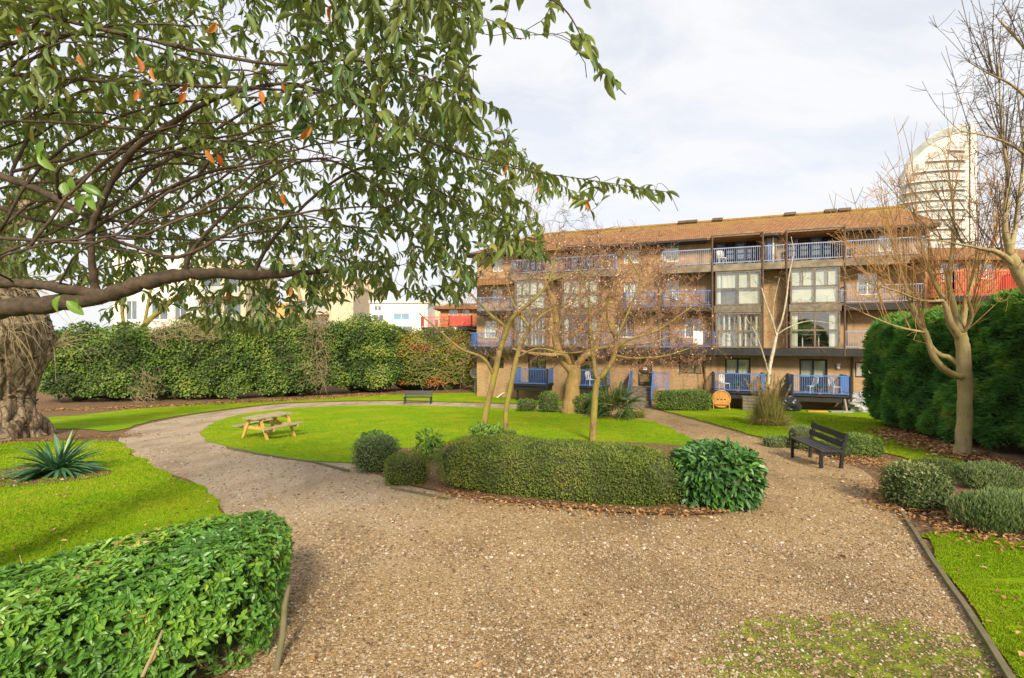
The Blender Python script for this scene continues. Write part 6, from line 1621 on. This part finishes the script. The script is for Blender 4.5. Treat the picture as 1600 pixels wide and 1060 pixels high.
bk = [(x_r, d, -1), (x_l, d, -1), (x_l, d, topz(x_l)), (x_r, d, topz(x_r))]; m.add(bk, quads=[(0, 1, 2, 3)]); m.build('core', M['tower_wall'], tw_)
m = MB(); curved(m, 26, 33, lambda x: -1, lambda x: topz(x) + .3, out=.5, th=1); m.build('white_fin', M['tower_pale'], tw_)
m = MB(); curved(m, 3, 26, lambda x: topz(x) - 2.6, lambda x: topz(x) - .2, out=.25, th=1); m.build('glass_crown', M['tower_glass'], tw_)
fl = np.arange(14, 62, 2.9)
for z in fl:
    for (i0, i1) in ((0, 25), (33, 38)):
        ii = [i for i in range(i0, i1) if topz(fx[i]) - 5.8 > z + 1.1]
        if len(ii) < 3: continue
        m = MB(); curved(m, ii[0], ii[-1], lambda x: z, lambda x: z + .35, out=.9, th=1); s = m.build('balcony', M['tower_pale'], tw_)
        m = MB(); curved(m, ii[0], ii[-1], lambda x: z + .36, lambda x: z + 1.1, out=.86); m.build('glass_front', M['tower_glass'], s)
        m = MB()
        for i in ii[:-1]:
            if r.random() < .7: curved(m, i, i + 1, lambda x: z + 1.1, lambda x: z + 2.85, out=.08)
        if m.V: m.build('glazing', M['tower_band' if r.random() < .5 else 'tower_glass'], tw_)
# ------------------------------------------------------------------ loose stones, grass blades and fallen leaves
gm = NT('loose_stone')
gcol = gm.ramp(gm.attr('var'), [(0, (0.07, 0.045, 0.028)), (0.25, (0.19, 0.12, 0.06)), (0.45, (0.36, 0.245, 0.125)), (0.7, (0.34, 0.27, 0.18)), (0.9, (0.46, 0.39, 0.30)), (1, (0.58, 0.50, 0.40))])
M['stone_loose'] = gm.done(gm.bsdf(gm.mix(gm.ramp(gm.noise(40, 3), [(.3, 0), (.7, .4)]), gcol, (0.25, 0.16, 0.09)), 0.8, None, 0.3))
r = np.random.default_rng(401)
gpoly = np.array(gw)
bedp = np.array(smooth_loop(BED)); isl = np.array(smooth_loop(ISLAND))
bm = bmesh.new(); bmesh.ops.create_icosphere(bm, subdivisions=1, radius=1); iv = np.array([q.co[:] for q in bm.verts]); itf = np.array([[q.index for q in f.verts] for f in bm.faces]); bm.free()
def stones(n, y0, y1, s0, s1, xr=(-6, 10)):
    y = y0 * (y1 / y0) ** r.random(n); x = r.uniform(-1, 1, n) * y * 1.12
    k = in_poly(x, y, gpoly) & ~in_poly(x, y, bedp) & ~in_poly(x, y, isl)
    x, y = x[k], y[k]
    q3 = np.c_[x, y, np.zeros(len(x))]
    mossd = np.hypot((x - 2.75) * .75, (y - 3.45) * 1.15); k = r.random(len(x)) < np.clip(.06 + mossd * .85, 0, 1)
    x, y = x[k], y[k]; n = len(x)
    s = r.uniform(s0, s1, n) * (1 + .8 * r.random(n) ** 4)
    V = iv[None] * (s[:, None, None] * np.stack([r.uniform(.7, 1.3, n), r.uniform(.7, 1.2, n), r.uniform(.35, .65, n)], -1)[:, None])
    V = V * (1 + .18 * r.normal(size=(n, len(iv), 1)))
    a = r.uniform(0, 6.283, n); ca, sa = np.cos(a)[:, None], np.sin(a)[:, None]
    V = np.stack([V[..., 0] * ca - V[..., 1] * sa, V[..., 0] * sa + V[..., 1] * ca, V[..., 2]], -1)
    V = V + np.stack([x, y, g(y) + .012 + s * .12], -1)[:, None]
    return V.reshape(-1, 3), (itf[None] + (np.arange(n) * len(iv))[:, None, None]).reshape(-1, 3), np.repeat(np.clip(.5 + .30 * r.normal(size=n), 0, 1), len(iv))
m = MB()
for args in ((52000, 2.4, 6.0, .004, .0115), (22000, 5.5, 14.0, .008, .017), (5000, 12, 28, .012, .025)):
    v, t, va = stones(*args); m.add(v, tris=t, var=va)
tag(m.build('loose_stones', M['stone_loose']), 'loose brown and grey pebbles strewn over the gravel path', 'gravel', kind='stuff')

LM['grass'] = leafmat('grass_blade', [(0, (0.08, 0.15, 0.006)), (0.4, (0.17, 0.285, 0.008)), (0.75, (0.28, 0.375, 0.012)), (1, (0.38, 0.36, 0.05))], 0.7, 0.25, spec=0.1)
def lawn_poly(name):
    me = bpy.data.objects[name].data; return me
def scatter_on(name, n, near=3.0, falloff=2.0, ymax=18):
    """random points on a lawn mesh, thicker towards the camera"""
    me = bpy.data.objects[name].data; me.calc_loop_triangles()
    tri = np.array([t.vertices[:] for t in me.loop_triangles]); co = np.array([v.co[:] for v in me.vertices])
    A, B, C = co[tri[:, 0]], co[tri[:, 1]], co[tri[:, 2]]; ar = np.linalg.norm(np.cross(B - A, C - A), axis=1) / 2
    ctr = (A + B + C) / 3; dist = np.maximum(near, np.linalg.norm(ctr[:, :2], axis=1)); w = ar * dist ** -falloff * (ctr[:, 1] < ymax) * (abs(ctr[:, 0]) < ctr[:, 1] * 1.15 + 1)
    k = r.choice(len(tri), n, p=w / w.sum()); u, v = r.random(n), r.random(n); f = u + v > 1; u[f], v[f] = 1 - u[f], 1 - v[f]
    return A[k] + (B - A)[k] * u[:, None] + (C - A)[k] * v[:, None]
m = MB()
for nm, n in (('front_lawn', 60000), ('corner_lawn', 45000), ('island_lawn', 22000), ('side_lawn', 16000)):
    P = scatter_on(nm, n, ymax=24); d = np.linalg.norm(P[:, :2], axis=1)
    s = r.uniform(.6, 1.3, n) * np.clip(.012 + .0022 * d, .014, .05)
    pv = np.clip(.5 + .28 * snoise(P, 1.6, 402, 3) + r.normal(size=n) * .2, 0, 1)
    leaves(m, LEAF_SMALL, P + (0, 0, -.002), np.c_[r.normal(size=n) * .8, r.normal(size=n) * .8, np.ones(n) * .9], np.c_[r.normal(size=(n, 2)), np.zeros(n)], s, .0022 + .0009 * d, pv)
tag(m.build('grass', LM['grass']), 'short mossy green grass of the lawns', 'grass', kind='stuff')

def litter(name, label, pts, size=.07, seed=1, flat=.25, T=LEAF_MED, off=.04, varlo=0, varhi=1):
    r = np.random.default_rng(seed); n = len(pts); m = MB(); z = g(pts[:, 1]) + off
    P = np.c_[pts[:, :2], z + r.uniform(0, .03, n)]
    a = r.uniform(0, 6.283, n)
    leaves(m, T, P, np.c_[np.cos(a), np.sin(a), r.normal(size=n) * flat], np.c_[r.normal(size=(n, 2)) * flat * 1.6, np.ones(n)], size * r.uniform(.6, 1.3, n), size * .62 * r.uniform(.6, 1.1, n), varlo + (varhi - varlo) * r.random(n))
    return tag(m.build(name, LM['litter']), label, 'leaves', kind='stuff')
def along(pix, n, w, seed):
    r = np.random.default_rng(seed); P = np.array([gp(*p)[:2] for p in pix]); seg = np.linalg.norm(np.diff(P, axis=0), axis=1); cum = np.r_[0, np.cumsum(seg)]; s = r.uniform(0, cum[-1], n)
    return np.c_[np.interp(s, cum, P[:, 0]), np.interp(s, cum, P[:, 1])] + r.normal(size=(n, 2)) * w
litter('fallen_leaves', 'orange brown leaves fallen along the foot of the conifer hedge', along([(1385, 672), (1420, 690), (1480, 708), (1560, 728), (1640, 750)], 2600, .32, 411), .13, 411)
litter('fallen_leaves', 'brown leaves caught under the front of the clipped hedge', along([(690, 771), (780, 786), (880, 797), (980, 805), (1085, 806), (1150, 798)], 650, .13, 412), .065, 412)
litter('fallen_leaves', 'brown leaf litter in the bed round the variegated bush', along([(1400, 760), (1430, 800), (1480, 815), (1560, 850)], 1500, .35, 413), .07, 413)
litter('fallen_leaves', 'dry leaves at the foot of the long ivy hedges', along([(60, 642), (200, 638), (320, 632), (450, 626), (600, 617)], 2600, .5, 414), .13, 414)
litter('fallen_leaves', 'brown leaves on the soil behind the near black bench', along([(1290, 705), (1340, 722), (1400, 735)], 700, .45, 415), .07, 415)
litter('fallen_leaves', 'scattered brown leaves lying on the lawns and gravel', np.concatenate([scatter_on('front_lawn', 340, falloff=1.2)[:, :2], scatter_on('island_lawn', 90, falloff=1)[:, :2], scatter_on('corner_lawn', 80)[:, :2], scatter_on('side_lawn', 40, falloff=1)[:, :2], scatter_on('gravel_path', 260, falloff=1.5)[:, :2], scatter_on('planting_patch', 120)[:, :2]]), .065, 416, off=.035)
litter('fallen_leaves', 'leaf litter and bark round the gnarled trunk', along([(0, 692), (60, 690), (150, 684), (220, 683)], 420, .3, 417), .08, 417, varhi=.6)
